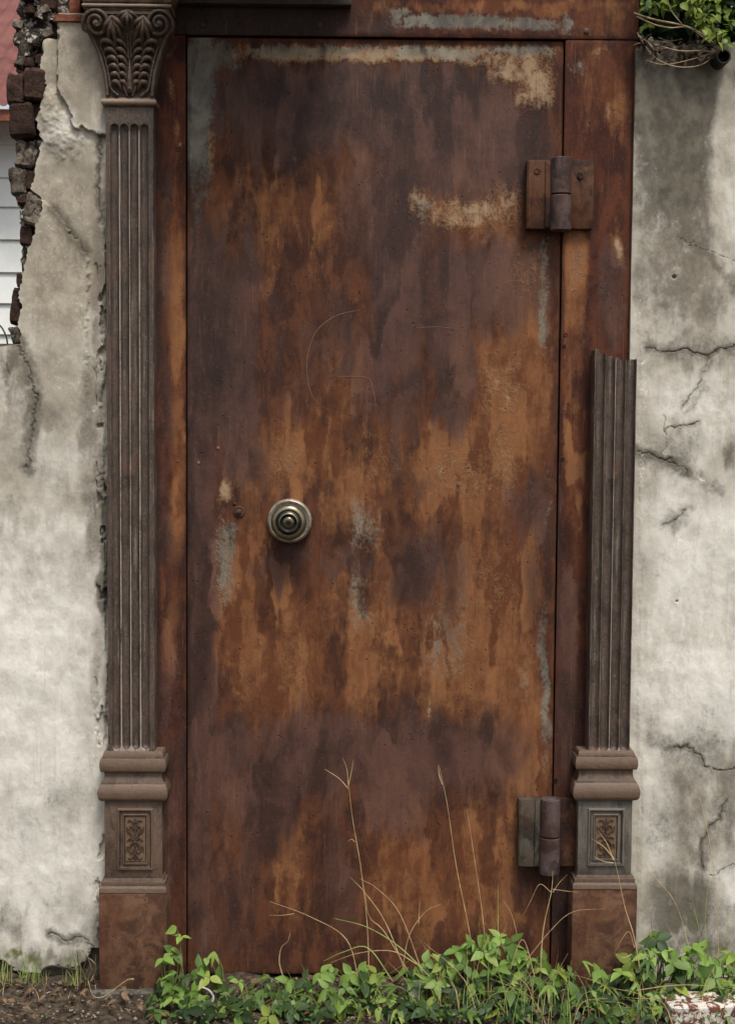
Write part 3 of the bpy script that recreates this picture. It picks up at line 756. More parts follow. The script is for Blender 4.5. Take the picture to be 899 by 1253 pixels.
# scratches on the leaf
def ribbon(pts_px, w, y, mat, parent, name):
    P = crom([at(p[0], p[1], y) for p in pts_px], 5)
    mb = MB(); mb.tube(P, [w * .7 * (0.4 + 0.6 * math.sin(math.pi * min(1, max(0.0, (i + .5) / len(P))))) for i in range(len(P))], 5, flat=0.35)
    return mb.build(name, mat, parent)
for pts, w in (([(441, 379), (412, 386), (388, 404), (377, 432), (376, 462), (384, 488), (402, 502)], .0010), ([(402, 460), (428, 461), (451, 463), (457, 480), (460, 498)], .0011),
               ([(508, 401), (536, 400), (564, 403)], .0011)):
    ribbon(pts, w, Y_DOOR - 0.0007, M['scratch'], LEAF, 'scratch')
# knob
kc = at(354.5, 637, Y_DOOR); kc = np.array([kc[0], Y_DOOR, kc[2]])
px2m = (at(400, 637, Y_DOOR)[0] - at(300, 637, Y_DOOR)[0]) / 100
r_ = lambda p: p * px2m
KN = MB().lathe(kc, [(r_(25.5), -0.002), (r_(25.5), 0.012), (r_(24), 0.016), (r_(21), 0.016), (r_(12), 0.018), (r_(10), 0.022), (r_(10), 0.038), (r_(14), 0.044), (r_(19.5), 0.050), (r_(21.6), 0.058),
                          (r_(21.4), 0.064), (r_(19.6), 0.070), (r_(17), 0.0735), (r_(15.6), 0.0735), (r_(14.8), 0.0715), (r_(13.4), 0.0715), (r_(11.5), 0.076), (r_(10.4), 0.0765), (r_(9.6), 0.0745), (r_(7.6), 0.0740), (r_(6.9), 0.078), (r_(5.2), 0.080), (r_(2), 0.0805)], 56).build('knob', M['brass'], DOOR, sharp=50)
MB().lathe(kc, [(r_(26.5), -0.002), (r_(27.2), 0.010), (r_(26.6), 0.016), (r_(24.6), 0.0195), (r_(22.4), 0.018), (r_(21.4), 0.0165)], 56).build('rose', M['ring'], KN)
# small key escutcheon beside it
ec = at(292.5, 626, Y_DOOR)
ES = MB().lathe(ec, [(r_(7), -0.001), (r_(7), 0.003), (r_(5.6), 0.0045), (r_(4.4), 0.003)], 20).build('escutcheon', M['hinge'], DOOR)
MB().lathe(ec, [(r_(3.6), 0.002), (r_(3.6), 0.008), (r_(2.6), 0.0095)], 16).build('pin', M['barrel'], ES)
MB().lathe(at(287, 616, Y_DOOR), [(r_(2), -0.001), (r_(2), 0.002), (r_(1), 0.003)], 10).build('rivet', M['hinge'], DOOR)
for hx, hy in ((243, 566), (267, 548)):
    MB().lathe(at(hx, hy, Y_DOOR), [(r_(2), -0.001), (r_(1.8), 0.0012), (r_(.8), 0.0018)], 8).build('rivet', M['scratch'], DOOR)

# hinges
def hinge(label, lm, drop, yc_l, xl0, xl1, xb0, xb1, xr1, y0, y1, split):
    yp = -0.009
    r = (at(xb1, y0, -0.02)[0] - at(xb0, y0, -0.02)[0]) / 2
    cx = (at(xb1, y0, -0.02)[0] + at(xb0, y0, -0.02)[0]) / 2
    cy = -0.014
    z1 = at(xb0, y0, -0.02)[2]; z0 = at(xb0, y1, -0.02)[2]
    p0 = at(xl0, yc_l, yp)[0]; p1 = cx - r * 0.7
    lf = MB().box((p0, yp, z0 + 0.003), (p1, Y_DOOR - 0.002, z1 - 0.003), 0.0025).build('hinge_leaf', M[lm], HG(label))
    hg = lf.parent
    MB().box((cx + r * 0.7, yp + 0.001, z0 + 0.004), (at(xr1, yc_l, yp)[0], Y_FRAME - 0.002, z1 - 0.002), 0.0025).build('hinge_leaf', M['hinge'], hg)
    MB().box((p1 - 0.020, yp - 0.005, z0 + 0.006), (p1 + 0.004, yp + 0.002, z1 - 0.005), 0.003).build('hinge_strap', M[lm], hg)
    MB().box((p0 + 0.003, yp - 0.0022, z0 + 0.005), (p0 + 0.011, yp + 0.002, z1 - 0.006), 0.0018).build('hinge_rib', M[lm], hg)
    zs = at(xb0, split, -0.02)[2]
    for q0, q1, rr in ((z0 - drop, zs - 0.0016, 1.0), (zs + 0.0012, z1 + 0.001, 0.97)):
        MB().vcyl((cx, cy, 0), r * rr, q0, q1, 28, 0.002).build('barrel', M['barrel'], hg)
    MB().vcyl((cx, cy, 0), r * 0.62, z0 - drop - 0.002, z1 + 0.002, 18, 0.002).build('pin', M['blackiron'], hg)
    return hg, p0, p1, z0, z1, cx, r
def HG(label):
    o = bpy.data.objects.new('hinge', None); COL.objects.link(o); o.parent = DOOR; OFF[o.name] = OFF[DOOR.name]; o['label'] = label; return o
hg, p0, p1, z0, z1, cx, r = hinge('upper hinge with rust-red plates', 'hinge', 0.002, 237, 644, 678, 674, 700, 726, 193, 281, 238)
for bx, bz in ((p0 + 0.024, z1 - 0.030), (cx + r + 0.022, z1 - 0.040)):
    MB().lathe((bx, -0.0095, bz), [(0.0085, -0.002), (0.008, 0.0012), (0.0055, 0.0018), (0.005, 0.0004)], 14).build('bolt', M['hinge'], hg)
hg2 = hinge('lower hinge with grey-green plate', 'hinge_green', 0.012, 1025, 634, 664, 661, 686, 712, 978, 1064, 1024)[0]

# ------------------------------------------------------------------ door frame
FRM = empty('door_frame', ((DX0 + DX1) / 2, 0.05, 0), 'rust-red iron door frame of flat plates around the door', 'door frame')
GAP = 0.0035
Z_LIN0 = DZ1 + 0.004
Z_TOP = at(449, -40, 0)[2]
FX0 = at(150, 600, Y_FRAME)[0]; FX1 = at(776, 250, Y_FRAME)[0]
lb = dict(orange=[(214, 380, 13, 100, 1.0), (216, 570, 12, 120, .9), (212, 760, 12, 80, .6), (204, 250, 16, 60, .5), (216, 180, 6, 30, .5), (212, 760, 10, 60, .4)], dark=[(200, 480, 14, 300, .62), (210, 900, 20, 160, .6), (200, 80, 20, 30, .4), (190, 600, 10, 500, .5), (215, 1100, 20, 80, .5)],
          black=[(224, 900, 5, 300, .5), (192, 600, 6, 600, .6), (212, 690, 16, 60, .42)], tan=[(209, 110, 5, 14, .7), (218, 183, 3, 4, .8), (222, 400, 3, 60, .45)], grey=[(206, 66, 14, 8, .55)], warp=(3, 14), warp2=(3, 6))
(V, F, A), _ = plate(0, 0, 0, 0, Y_FRAME, Y_FRAME + 0.03, 0.005, lb, 300, 0.001, (FX0, DX0 - GAP, -0.02, Z_LIN0 - 0.002))
mesh_obj('frame_stile', V, F, M['frame'], FRM, A, sharp=30)['label'] = 'hinge-free stile beside the left pilaster'
rb = dict(orange=[(704, 340, 16, 90, .8), (702, 560, 14, 130, .7), (706, 330, 12, 70, .6), (704, 520, 12, 120, .55), (735, 110, 36, 70, .42), (752, 130, 16, 60, .5), (756, 300, 10, 40, .6), (700, 740, 10, 120, .38)], dark=[(748, 370, 20, 70, .7), (700, 450, 12, 60, .4), (690, 800, 14, 200, .7), (690, 1100, 30, 80, .7), (700, 600, 20, 60, .35)],
          black=[(684, 640, 5, 500, .55), (700, 880, 30, 80, .62), (715, 700, 12, 300, .4), (745, 200, 30, 30, .3), (690, 1120, 30, 80, .6)], tan=[(744, 140, 4, 14, .7), (758, 150, 4, 20, .55), (757, 305, 7, 20, .72), (704, 330, 10, 60, .46), (735, 62, 12, 6, .6)], grey=[(704, 320, 9, 40, .42), (706, 80, 12, 20, .4)], warp=(3, 14), warp2=(3, 6))
(V, F, A), _ = plate(0, 0, 0, 0, Y_FRAME, Y_FRAME + 0.03, 0.005, rb, 330, 0.001, (DX1 + GAP, FX1, -0.02, Z_LIN0 - 0.002))
mesh_obj('frame_stile', V, F, M['frame'], FRM, A, sharp=30)
tb = dict(orange=[(620, 8, 160, 9, .7), (740, 25, 36, 24, .5), (590, 34, 100, 8, .35), (470, 10, 40, 12, .5)], dark=[(320, 24, 120, 26, .85), (440, 34, 60, 12, .6), (700, 24, 20, 16, .35)], black=[(320, 22, 130, 30, 1.0), (300, 26, 110, 14, .6), (560, 42, 160, 5, .5), (330, 44, 120, 5, .7)],  # left black blobs paint in the shadow under the cornice
          grey=[(560, 27, 76, 9, .85), (640, 30, 50, 8, .7), (688, 30, 10, 16, .62), (492, 18, 14, 10, .6)], tan=[(688, 24, 8, 14, .5)], warp=(4, 4), warp2=(8, 1.5))
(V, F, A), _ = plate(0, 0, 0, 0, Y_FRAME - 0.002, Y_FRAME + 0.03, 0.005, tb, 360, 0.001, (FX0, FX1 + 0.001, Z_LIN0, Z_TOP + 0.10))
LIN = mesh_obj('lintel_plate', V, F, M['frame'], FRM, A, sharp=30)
MB().box((DX0 - 0.06, Y_FRAME + 0.045, -0.02), (DX1 + 0.06, Y_FRAME + 0.075, Z_TOP + 0.02)).build('rebate_plate', M['gap_shade'], FRM, smooth=False)  # near-black backing added so the door gaps read as shade
MB().box((FX0, Y_FRAME + 0.0305, -0.02), (DX0 - 0.02, 0.28, Z_TOP + 0.09)).build('jamb', M['blackiron'], FRM, smooth=False)
MB().box((DX1 + 0.02, Y_FRAME + 0.0305, -0.02), (FX1, 0.28, Z_TOP + 0.09)).build('jamb', M['blackiron'], FRM, smooth=False)
for bx, by, br, mk in ((717, 38, 3.2, 'blackiron'), (249, 31, 4.0, 'hinge'), (295, 30, 3.2, 'hinge'), (391, 31, 4.0, 'hinge')):
    MB().lathe(at(bx, by, Y_FRAME - 0.002), [(r_(br), -0.001), (r_(br), 0.0025), (r_(br * .6), 0.004)], 12).build('bolt', M[mk], LIN)
for bx, by, br in ((691.5, 410, 1.7), (690, 424, 1.2), (688, 562, 1.4), (218, 183, 1.8), (679, 955, 2.0)):
    MB().lathe(at(bx, by, Y_FRAME), [(r_(br + .8), -0.001), (r_(br + .8), 0.0012), (r_(br), 0.0013), (r_(br), -0.0004)], 10).build('bolt_hole', M['hole'], FRM)
# cornice above the lintel
zc = at(300, 2.5, -0.03)[2]
CX0, CX1 = at(240, 1, -0.02)[0], at(430, 1, -0.02)[0]
MB().box((at(214, 1, -0.02)[0], -0.018, zc), (CX1, Y_FRAME - 0.003, zc + 0.05), 0.003).build('bed_moulding', M['blackiron'], FRM)
mb = MB()
prof = [(-0.02, zc + 0.050), (-0.14, zc + 0.056), (-0.285, zc + 0.056), (-0.290, zc + 0.080), (-0.315, zc + 0.100), (-0.322, zc + 0.130), (0.010, zc + 0.142)]
V = []; nb = 24
for k in range(nb + 1):
    for y_, z__ in prof:
        V.append((CX0 - 0.05 + (CX1 - CX0 + 0.05) * k / nb + (random.uniform(-.012, .012) if k == nb else 0), y_, z__))
m = len(prof); Fq = [(k * m + q, k * m + (q + 1) % m, (k + 1) * m + (q + 1) % m, (k + 1) * m + q) for k in range(nb) for q in range(m)]
Fq += [tuple(range(m - 1, -1, -1)), tuple(nb * m + q for q in range(m))]
mb.add(V, Fq); mb.build('cornice', M['blackiron'], FRM)

# ------------------------------------------------------------------ pilasters
def arc_prof(o0, z0, o1, z1, bulge, n=7):
    """profile segment bowed outwards by bulge"""
    return [(o0 + (o1 - o0) * t + bulge * math.sin(math.pi * t), z0 + (z1 - z0) * t) for t in np.linspace(0, 1, n)]

def pedestal(P, cxp, dm, hs, py):
    """hs: half widths in px; py: list of heights in px"""
    k = px2m * 0.985
    zz = lambda p, y=-0.05: at(cxp, p, y)[2]
    cx = at(cxp, 1000, -0.05)[0]
    W = lambda h: (cx - h * k, cx + h * k)
    # plinth block
    x0, x1 = W(hs['plinth'])
    MB().box((x0, Y_PLINTH, zz(py['ground'])), (x1, 0.02, zz(py['pl_top'])), 0.004).build('plinth', M['plinth'], P)
    # sub moulding
    h = hs['die']; x0, x1 = W(h); e = (hs['plinth'] - h) * k
    za, zb = zz(py['pl_top']) + 0.0004, zz(py['die_bot'])
    MB().sweep(x0, x1, Y_DIE, 0.02, [(e * .92, za), (e * .95, za + 0.004)] + arc_prof(e * .9, za + 0.006, e * .55, za + (zb - za) * .5, 0.002, 5) + [(e * .6, za + (zb - za) * .55), (e * .6, za + (zb - za) * .78)] + arc_prof(e * .5, za + (zb - za) * .8, 0.001, zb, -0.002, 5)).build('moulding', M['pedestal'], P)
    # die with a framed panel
    zt = zz(py['die_top'])
    die = MB().box((x0, Y_DIE, zb + 0.0003), (x1, 0.02, zt), 0.0015).build('die', M[dm], P)
    pcx = at(hs['pcx'], 1000, -0.05)[0]; pw = hs['panel'] * k
    pz0, pz1 = zz(py['pan1']), zz(py['pan0'])
    mb = MB()
    def frame(hw, z0_, z1_, d0, wd, rise):
        # mitred picture-frame moulding, four sloped sides with a rounded crest
        rings = [(0, 0), (wd * .25, rise), (wd * .6, rise), (wd, -0.001)]
        V = []; 
        for o, d in rings:
            V += [(pcx - hw + o, d0 - d, z0_ + o), (pcx + hw - o, d0 - d, z0_ + o), (pcx + hw - o, d0 - d, z1_ - o), (pcx - hw + o, d0 - d, z1_ - o)]
        Fq = []
        for i in range(len(rings) - 1):
            for q in range(4): Fq.append((i * 4 + q, i * 4 + (q + 1) % 4, (i + 1) * 4 + (q + 1) % 4, (i + 1) * 4 + q))
        mb.add(V, Fq)
    frame(pw, pz0, pz1, Y_DIE, 0.010, 0.006)
    frame(pw - 0.014, pz0 + 0.014, pz1 - 0.014, Y_DIE, 0.006, 0.0045)
    mb.build('panel_frame', M[dm], die)
    # foliage relief in the panel
    rl = MB(); iw = pw - 0.021; zc_ = (pz0 + pz1) / 2; ih = (pz1 - pz0) / 2 - 0.022
    rl.box((pcx - iw, Y_DIE - 0.0012, zc_ - ih), (pcx + iw, Y_DIE + 0.002, zc_ + ih))
    def T(pts, r0, r1):
        Q = crom([(pcx + x * iw, Y_DIE - 0.0025, zc_ + z * ih) for x, z in pts], 5)
        rl.tube(Q, list(np.linspace(r0, r1, len(Q))), 6, flat=1.3)
    for sg in (-1, 1):
        for sz in (-1, 1):
            T([(0, .05 * sz), (.35 * sg, .22 * sz), (.62 * sg, .42 * sz), (.4 * sg, .6 * sz), (.15 * sg, .5 * sz), (.3 * sg, .42 * sz)], .0032, .0018)
            T([(0, .2 * sz), (.05 * sg, .6 * sz), (.4 * sg, .86 * sz), (.75 * sg, .82 * sz)], .0030, .0016)
            T([(.5 * sg, .3 * sz), (.8 * sg, .34 * sz), (.86 * sg, .55 * sz)], .0022, .0014)
            T([(.1 * sg, .75 * sz), (.06 * sg, .92 * sz)], .003, .0015)
        T([(.1 * sg, 0), (.5 * sg, .04), (.82 * sg, -.08)], .0034, .0015)
    T([(0, -.16), (0, 0), (0, .16)], .003, .003)
    rl.build('relief_panel', M['panel'], die)
    # base mouldings above the die
    o1 = (hs['bulge'] - h) * k; o2 = (hs['torus'] - h) * k
    zA, zB, zC, zD, zE = zt + 0.0003, zz(py['b1']), zz(py['b2']), zz(py['b3']), zz(py['b4'])
    prof = [(0.002, zA)] + arc_prof(o1 * .55, zA + 0.001, o1 * .95, zA + (zB - zA) * .35, 0.002, 4) + arc_prof(o1, zA + (zB - zA) * .45, o1 * .55, zB, 0.002, 6) \
        + arc_prof(o1 * .42, zB + .001, 0.0, zC - 0.003, -0.003, 6) + [(0.0, zC - 0.001), (o2 * .7, zC), ] + arc_prof(o2 * .8, zC + 0.001, o2 * .8, zD - 0.001, o2 * .25, 7) + [(o2 * .75, zD), (o2 * .3, zD + 0.001)] + arc_prof(o2 * .3, zD + 0.0015, 0.0, zE, 0.001, 4)
    MB().sweep(x0, x1, Y_DIE, 0.02, prof).build('base_moulding', M['pedestal'], P)
    return cx

def fluted(P, cxp0, hw, top_py, bot_py, grooves, gw, depth, caps, jag=None):
    zt, zb = at(cxp0, top_py, Y_SHAFT)[2], at(cxp0, bot_py, Y_SHAFT)[2]
    k = px2m * 0.99; cx = at(cxp0, 620, Y_SHAFT)[0]
    us = np.unique(np.round(np.concatenate([np.linspace(-hw, hw, int(hw * 3.2)), [-hw, -hw + .8, hw - .8, hw]]), 3))
    zs = np.unique(np.concatenate([np.linspace(zb, zb + 0.03, 24), np.linspace(zb + .03, zt - .05, 120), np.linspace(zt - .05, zt, 36)]))
    U, Z = np.meshgrid(us, zs)
    D = np.zeros_like(U)
    hgm = gw * k
    for g in grooves:
        dx = (U - g) * k / (hgm / 2)
        over = np.maximum(0, np.maximum(Z - caps[1], caps[0] - Z)) / (hgm / 2)
        D = np.maximum(D, np.sqrt(np.clip(1 - dx ** 2 - over ** 2, 0, 1)))
    Yv = Y_SHAFT + depth * D - (fbm(U / 3, Z * 60, 3, 401) - 0.5) * 0.0016
    nick = sstep(.72, .80, fbm(U / 4, Z * 25, 3, 405)) * (1 - D)
    Yv += 0.002 * nick
    Yv[:, 0] += 0.003; Yv[:, -1] += 0.003
    if jag is not None:
        ju = np.interp(us, [j[0] for j in jag], [j[1] for j in jag])
        zj = np.array([at(cxp0, q, Y_SHAFT)[2] for q in ju])
        Z = zb + (Z - zb) * ((zj - zb) / (zt - zb))[None, :]
    V, F, A = slab(cx + U * k, Yv, Z, 0.022, dict(ridge=(1 - sstep(0.0, .55, D)) * np.clip((hw - 5 - np.abs(U)) / 2, 0.15, 1) * (1 - sstep(-.012, .004, Z - caps[1])) * (.55 + .75 * fbm(U / 2, Z * 14, 3, 411))))
    return mesh_obj('fluted_shaft', V, F, M['shaft'], P, A, sharp=50)

PL = empty('pilaster', (at(162, 1215, -0.03)[0], -0.02, 0), 'complete cast-iron pilaster with leafy scroll capital, left of the door', 'pilaster', 'cast-iron pilasters flanking the door')
pedestal(PL, 162.5, 'pedestal', dict(plinth=42, die=35.5, bulge=43, torus=40.5, panel=22.5, pcx=165), dict(ground=1216, pl_top=1093, die_bot=1076, die_top=981, pan0=990, pan1=1066, b1=960, b2=945, b3=929, b4=921))
fluted(PL, 160, 28.5, 128, 920, [-18, -6.2, 5.6, 17.4], 10.2, 0.0105, (at(160, 912, Y_SHAFT)[2], at(160, 157, Y_SHAFT)[2]))
# astragal
zc0, zc1 = at(158, 131, Y_SHAFT)[2], at(158, 119.5, Y_SHAFT)[2]
xa, xb = at(129, 125, Y_SHAFT)[0], at(187, 125, Y_SHAFT)[0]
MB().sweep(xa, xb, Y_SHAFT, 0.02, [(0.001, zc0)] + arc_prof(0.003, zc0 + .001, 0.003, zc1 - .001, 0.007, 9) + [(0.001, zc1)]).build('astragal', M['capital'], PL, sharp=60)
# capital
K = px2m * 0.985
cx0 = at(158, 70, -0.05)[0]; cz0 = at(158, 118, -0.05)[2]
def cp(u, v, d): return (cx0 + u * K, Y_SHAFT - d, cz0 + (118 - v) * K)
def lean(v): return 0.002 + 0.030 * sstep(70, 20, np.asarray(float(v)))
hwv = np.array([18, 24, 32, 42, 52, 60, 75, 90, 105, 118]); hww = np.array([49, 51, 52, 50, 45, 41, 36, 32, 30, 29])
vs = np.linspace(118, 18, 60)
us = np.linspace(-1, 1, 61)
U, Vv = np.meshgrid(us, vs)
HW = np.interp(Vv, hwv, hww) - 1
Xc = cx0 + U * HW * K
Dc = 0.002 + 0.030 * sstep(75, 20, Vv) - 0.004 * (np.abs(U) < .9)
V, F, _ = slab(Xc, Y_SHAFT - Dc, cz0 + (118 - Vv) * K, 0.02)
BELL = mesh_obj('capital_bell', V, F, M['capital'], PL, None, sharp=45)
def lobe(mb, pts, r, rise=0.0, taper=(0.35, 1.0, 0.25), n=9):
    P = crom([cp(u, v, float(lean(v)) + d) for u, v, d in pts], 5)
    t = np.linspace(0, 1, len(P))
    rr = np.interp(t, [0, .45, 1], [r * q * K for q in taper])
    mb.tube(P, list(rr), 8, flat=0.9)
for sg in (-1, 1):
    # rim and volute
    mb = MB()
    vv = [116, 105, 90, 75, 62, 52, 44]
    pts = [(sg * (np.interp(v, hwv, hww) - 2.5), v, 0.003) for v in vv]
    c_u, c_v = 37.0, 35.0
    for a in np.linspace(0.35, -2 * math.pi * 1.85, 60):
        t = (0.35 - a) / (0.35 + 2 * math.pi * 1.85)
        rad = 14.5 * (1 - t) ** 0.85 + 2.0
        pts.append((sg * (c_u + rad * math.cos(a)), c_v + rad * math.sin(a), 0.003 + 0.012 * t))
    P = [cp(u, v, float(lean(v)) + d) for u, v, d in pts]
    rr = np.interp(np.linspace(0, 1, len(P)), [0, .12, .5, 1], [2.3 * K, 2.6 * K, 2.6 * K, 1.6 * K])
    mb.tube(P, list(rr), 8, flat=1.0)
    e = cp(sg * c_u, c_v, float(lean(c_v)) + 0.008)
    mb.lathe(e, [(4.2 * K, -0.006), (4.0 * K, 0.004), (2.5 * K, 0.007), (0.8 * K, 0.008)], 14)
    mb.build('volute', M['capital'], BELL, sharp=70)
    # inner rim line
    mb = MB()
    lobe(mb, [(sg * 14, 116, .004), (sg * 22, 108, .004), (sg * 25, 92, .004), (sg * 29, 74, .004), (sg * 35, 58, .004)], 1.8, taper=(1, 1, .6))
    # side lobes: two ranks of curling leaflets along the half
    for k in range(6):
        v0 = 110 - k * 9.5
        w = np.interp(v0 - 8, hwv, hww) - 8
        lobe(mb, [(sg * (w * .42), v0, .003), (sg * (w * .62), v0 - 8, .010), (sg * (w * .86), v0 - 9, .010), (sg * (w * .97), v0 - 3, .003)], 3.6)
        lobe(mb, [(sg * 2.5, v0 - 1, .003), (sg * (w * .25), v0 - 8, .008), (sg * (w * .45), v0 - 10, .009), (sg * (w * .56), v0 - 4, .003)], 3.2)
    mb.build('acanthus_leaf', M['capital'], BELL, sharp=70)
    # fan leaf hanging below the volute
    mb = MB()
    for ang, ln in ((-0.55, 24), (-0.2, 32), (0.12, 34), (0.45, 28), (0.85, 20)):
        u0, v0 = sg * 19, 27
        du = math.sin(ang) * sg * -1; dv = math.cos(ang)
        lobe(mb, [(u0, v0, .006), (u0 + du * ln * .5, v0 + dv * ln * .5, .013), (u0 + du * ln, v0 + dv * ln, .006)], 3.4, taper=(.5, 1, .3))
    mb.build('fan_leaf', M['capital'], BELL, sharp=70)
mb = MB()
for ang, ln in ((-1.0, 15), (-0.5, 19), (0, 22), (0.5, 19), (1.0, 15)):
    lobe(mb, [(0, 21, .006), (math.sin(ang) * ln * .5, 21 + math.cos(ang) * ln * .5, .013), (math.sin(ang) * ln, 21 + math.cos(ang) * ln, .007)], 3.0, taper=(.6, 1, .3))
lobe(mb, [(0, 110, .004), (0, 92, .008), (0, 72, .003)], 3.4, taper=(1.2, .8, .15))
lobe(mb, [(-1.5, 112, .004), (0, 108, .010), (1.5, 112, .004)], 2.4, taper=(1, 1, 1))
for sg in (-1, 1):
    lobe(mb, [(sg * 1.6, 72, .003), (sg * 1.6, 58, .003), (sg * 1.6, 46, .003)], 1.3, taper=(1, 1, 1))
    lobe(mb, [(sg * 3, 116, .003), (sg * 7, 104, .006), (sg * 3.5, 88, .004)], 2.0, taper=(.6, 1, .4))
mb.build('centre_leaf', M['capital'], BELL, sharp=70)
# abacus
z_ = lambda p: at(158, p, -0.06)[2]
xa, xb = at(108, 10, -0.06)[0], at(205, 10, -0.06)[0]
MB().sweep(xa, xb, -0.066, 0.02, [(-.004, z_(18.5)), (0, z_(18)), (0, z_(14)), (.004, z_(13)), (.004, z_(12))] + arc_prof(.008, z_(11.5), .008, z_(6.5), .004, 6) + [(.006, z_(6)), (.010, z_(4.5)), (.018, z_(-4)), (.022, z_(-8)), (.022, z_(-40))]).build('abacus', M['capital'], PL)

PR = empty('pilaster', (at(740, 1215, -0.03)[0], -0.02, 0), 'broken-off cast-iron pilaster without a capital, right of the door', 'pilaster', 'cast-iron pilasters flanking the door')
pedestal(PR, 741, 'pedestal_grey', dict(plinth=40.5, die=33.5, bulge=41.5, torus=38.5, panel=23, pcx=742), dict(ground=1230, pl_top=1088, die_bot=1072, die_top=980, pan0=990, pan1=1061, b1=958, b2=942, b3=927, b4=920))
fluted(PR, 750, 25.8, 430, 920, [-18.6, -6.2, 6.2, 18.6], 11.6, 0.012, (at(748, 914, Y_SHAFT)[2], 9.0),
       [(-25.5, 428), (-21, 427), (-18, 433), (-12, 432), (-8, 437), (-5, 435), (0, 440), (4, 437), (7, 441), (12, 440), (17, 443), (20, 439), (24, 440), (25.5, 438)])

# ------------------------------------------------------------------ footing stone and painted brick
V, F = px_block(112, 1213, 196, 1249, -0.066, 0.09, seed=120, amp=0.004, sub=6)
o = mesh_obj('footing_stone', V, F, M['footing'], None, None, sharp=40)
tag(o, 'rough grey footing stone under the left pilaster', 'stone')
V, F = rough_block((-0.115, -0.05, -0.03), (0.115, 0.05, 0.03), 0.003, 7, 130)
bp = at(872, 1222, -0.17)
V = np.asarray(V); 
ca, sa = math.cos(0.10), math.sin(0.10)
V = np.stack([V[:, 0] * ca - V[:, 1] * sa + bp[0], V[:, 0] * sa + V[:, 1] * ca - 0.165, V[:, 2] + 0.010], -1)
o = mesh_obj('loose_brick', V, F, M['paintbrick'], None, None, sharp=40)
tag(o, 'loose red brick with flaking white paint among the weeds', 'brick')

# ------------------------------------------------------------------ shed behind the broken wall
SY = 3.0
SH = empty('shed', (at(-60, 300, SY)[0], SY, 0), 'white-boarded shed with rusty red tin roof behind the broken wall', 'shed')
pitch_px = [137, 178, 218, 254, 294, 334, 372, 410, 450, 490, 530, 570, 612, 654, 696, 738, 780, 822, 864]
xs0, xs1 = at(-560, 300, SY)[0], at(78, 300, SY)[0]
for i in range(len(pitch_px) - 1):
    zt, zb = at(10, pitch_px[i], SY)[2], at(10, pitch_px[i + 1], SY)[2]
    mb = MB()
    V = [(xs0, SY - .002, zt + .012), (xs1, SY - .002, zt + .012), (xs1, SY - .016, zb + .003), (xs0, SY - .016, zb + .003), (xs0, SY - .013, zb), (xs1, SY - .013, zb), (xs0, SY + .02, zb), (xs1, SY + .02, zb), (xs0, SY + .02, zt + .012), (xs1, SY + .02, zt + .012)]
    mb.add(V, [(3, 2, 1, 0), (4, 5, 2, 3), (6, 7, 5, 4), (8, 9, 7, 6), (0, 1, 9, 8), (0, 8, 6, 4, 3), (1, 2, 5, 7, 9)])
    mb.build('board', M['siding'], SH, smooth=False)
zb_all = at(10, pitch_px[-1], SY)[2]
MB().box((xs0, SY + .0, 0), (xs1, SY + .1, zb_all)).build('foundation', M['footing'], SH, smooth=False)
MB().box((xs0, SY + .021, zb_all + .001), (xs1, SY + 2.4, at(10, 137, SY)[2])).build('shed_body', M['siding'], SH, smooth=False)
ez = at(8, 129, SY - 0.3)[2]
ROOF = None
nsh = 3
xw = (xs1 + 0.12 - (xs0 - 0.2)) / nsh
for k in range(nsh):
    x0 = xs0 - 0.2 + k * xw
    ux = np.linspace(x0, x0 + xw + 0.03, 70); ty = np.linspace(0, 1, 6)
    UX, TY = np.meshgrid(ux, ty)
    ZZ = ez + TY * 1.05 + 0.009 * np.sin(UX * 2 * math.pi / 0.076) + k * 0.004
    YY = SY - 0.3 + TY * 1.7
    V1 = np.stack([UX, YY, ZZ], -1).reshape(-1, 3); n1 = len(V1)
    V2 = V1.copy(); V2[:, 2] -= 0.003
    f = grid_faces(*UX.shape)
    F = f.tolist() + (f[:, ::-1] + n1).tolist() + [(i + n1, i + 1 + n1, i + 1, i) for i in range(69)]
    mesh_obj('roof_sheet', np.vstack([V1, V2]), F, M['roof'], SH, None)
MB().box((xs0 - .1, SY - .28, ez - .06), (xs1 + .05, SY - .25, ez - .014)).build('fascia', M['redtile'], SH, smooth=False)

# ------------------------------------------------------------------ leaves
def leaflet(L, W, ang, fold, curl, base=(0, 0), lobe=0.0):
    """pointed ovate leaflet in the xy plane, folded along its midrib; returns V, F, tone"""
    st = [(0, .04), (.14, .62), (.34, 1.0), (.58, .82), (.80, .42), (1.0, .02)]
    V = []; T = []
    ca, sa = math.cos(ang), math.sin(ang)
    for t, w in st:
        for sgn in (-1, 0, 1):
            x = sgn * w * W / 2 * (1 + lobe * (0.25 if abs(t - .34) < .1 else 0)); y = t * L
            z = abs(sgn) * w * W / 2 * fold - curl * L * t * t
            V.append((base[0] + x * ca - y * sa, base[1] + x * sa + y * ca, z)); T.append(0.5 if sgn == 0 else 0.0)
    F = []
    for i in range(len(st) - 1):
        a = i * 3
        F += [(a, a + 1, a + 4, a + 3), (a + 1, a + 2, a + 5, a + 4)]
    return V, F, T

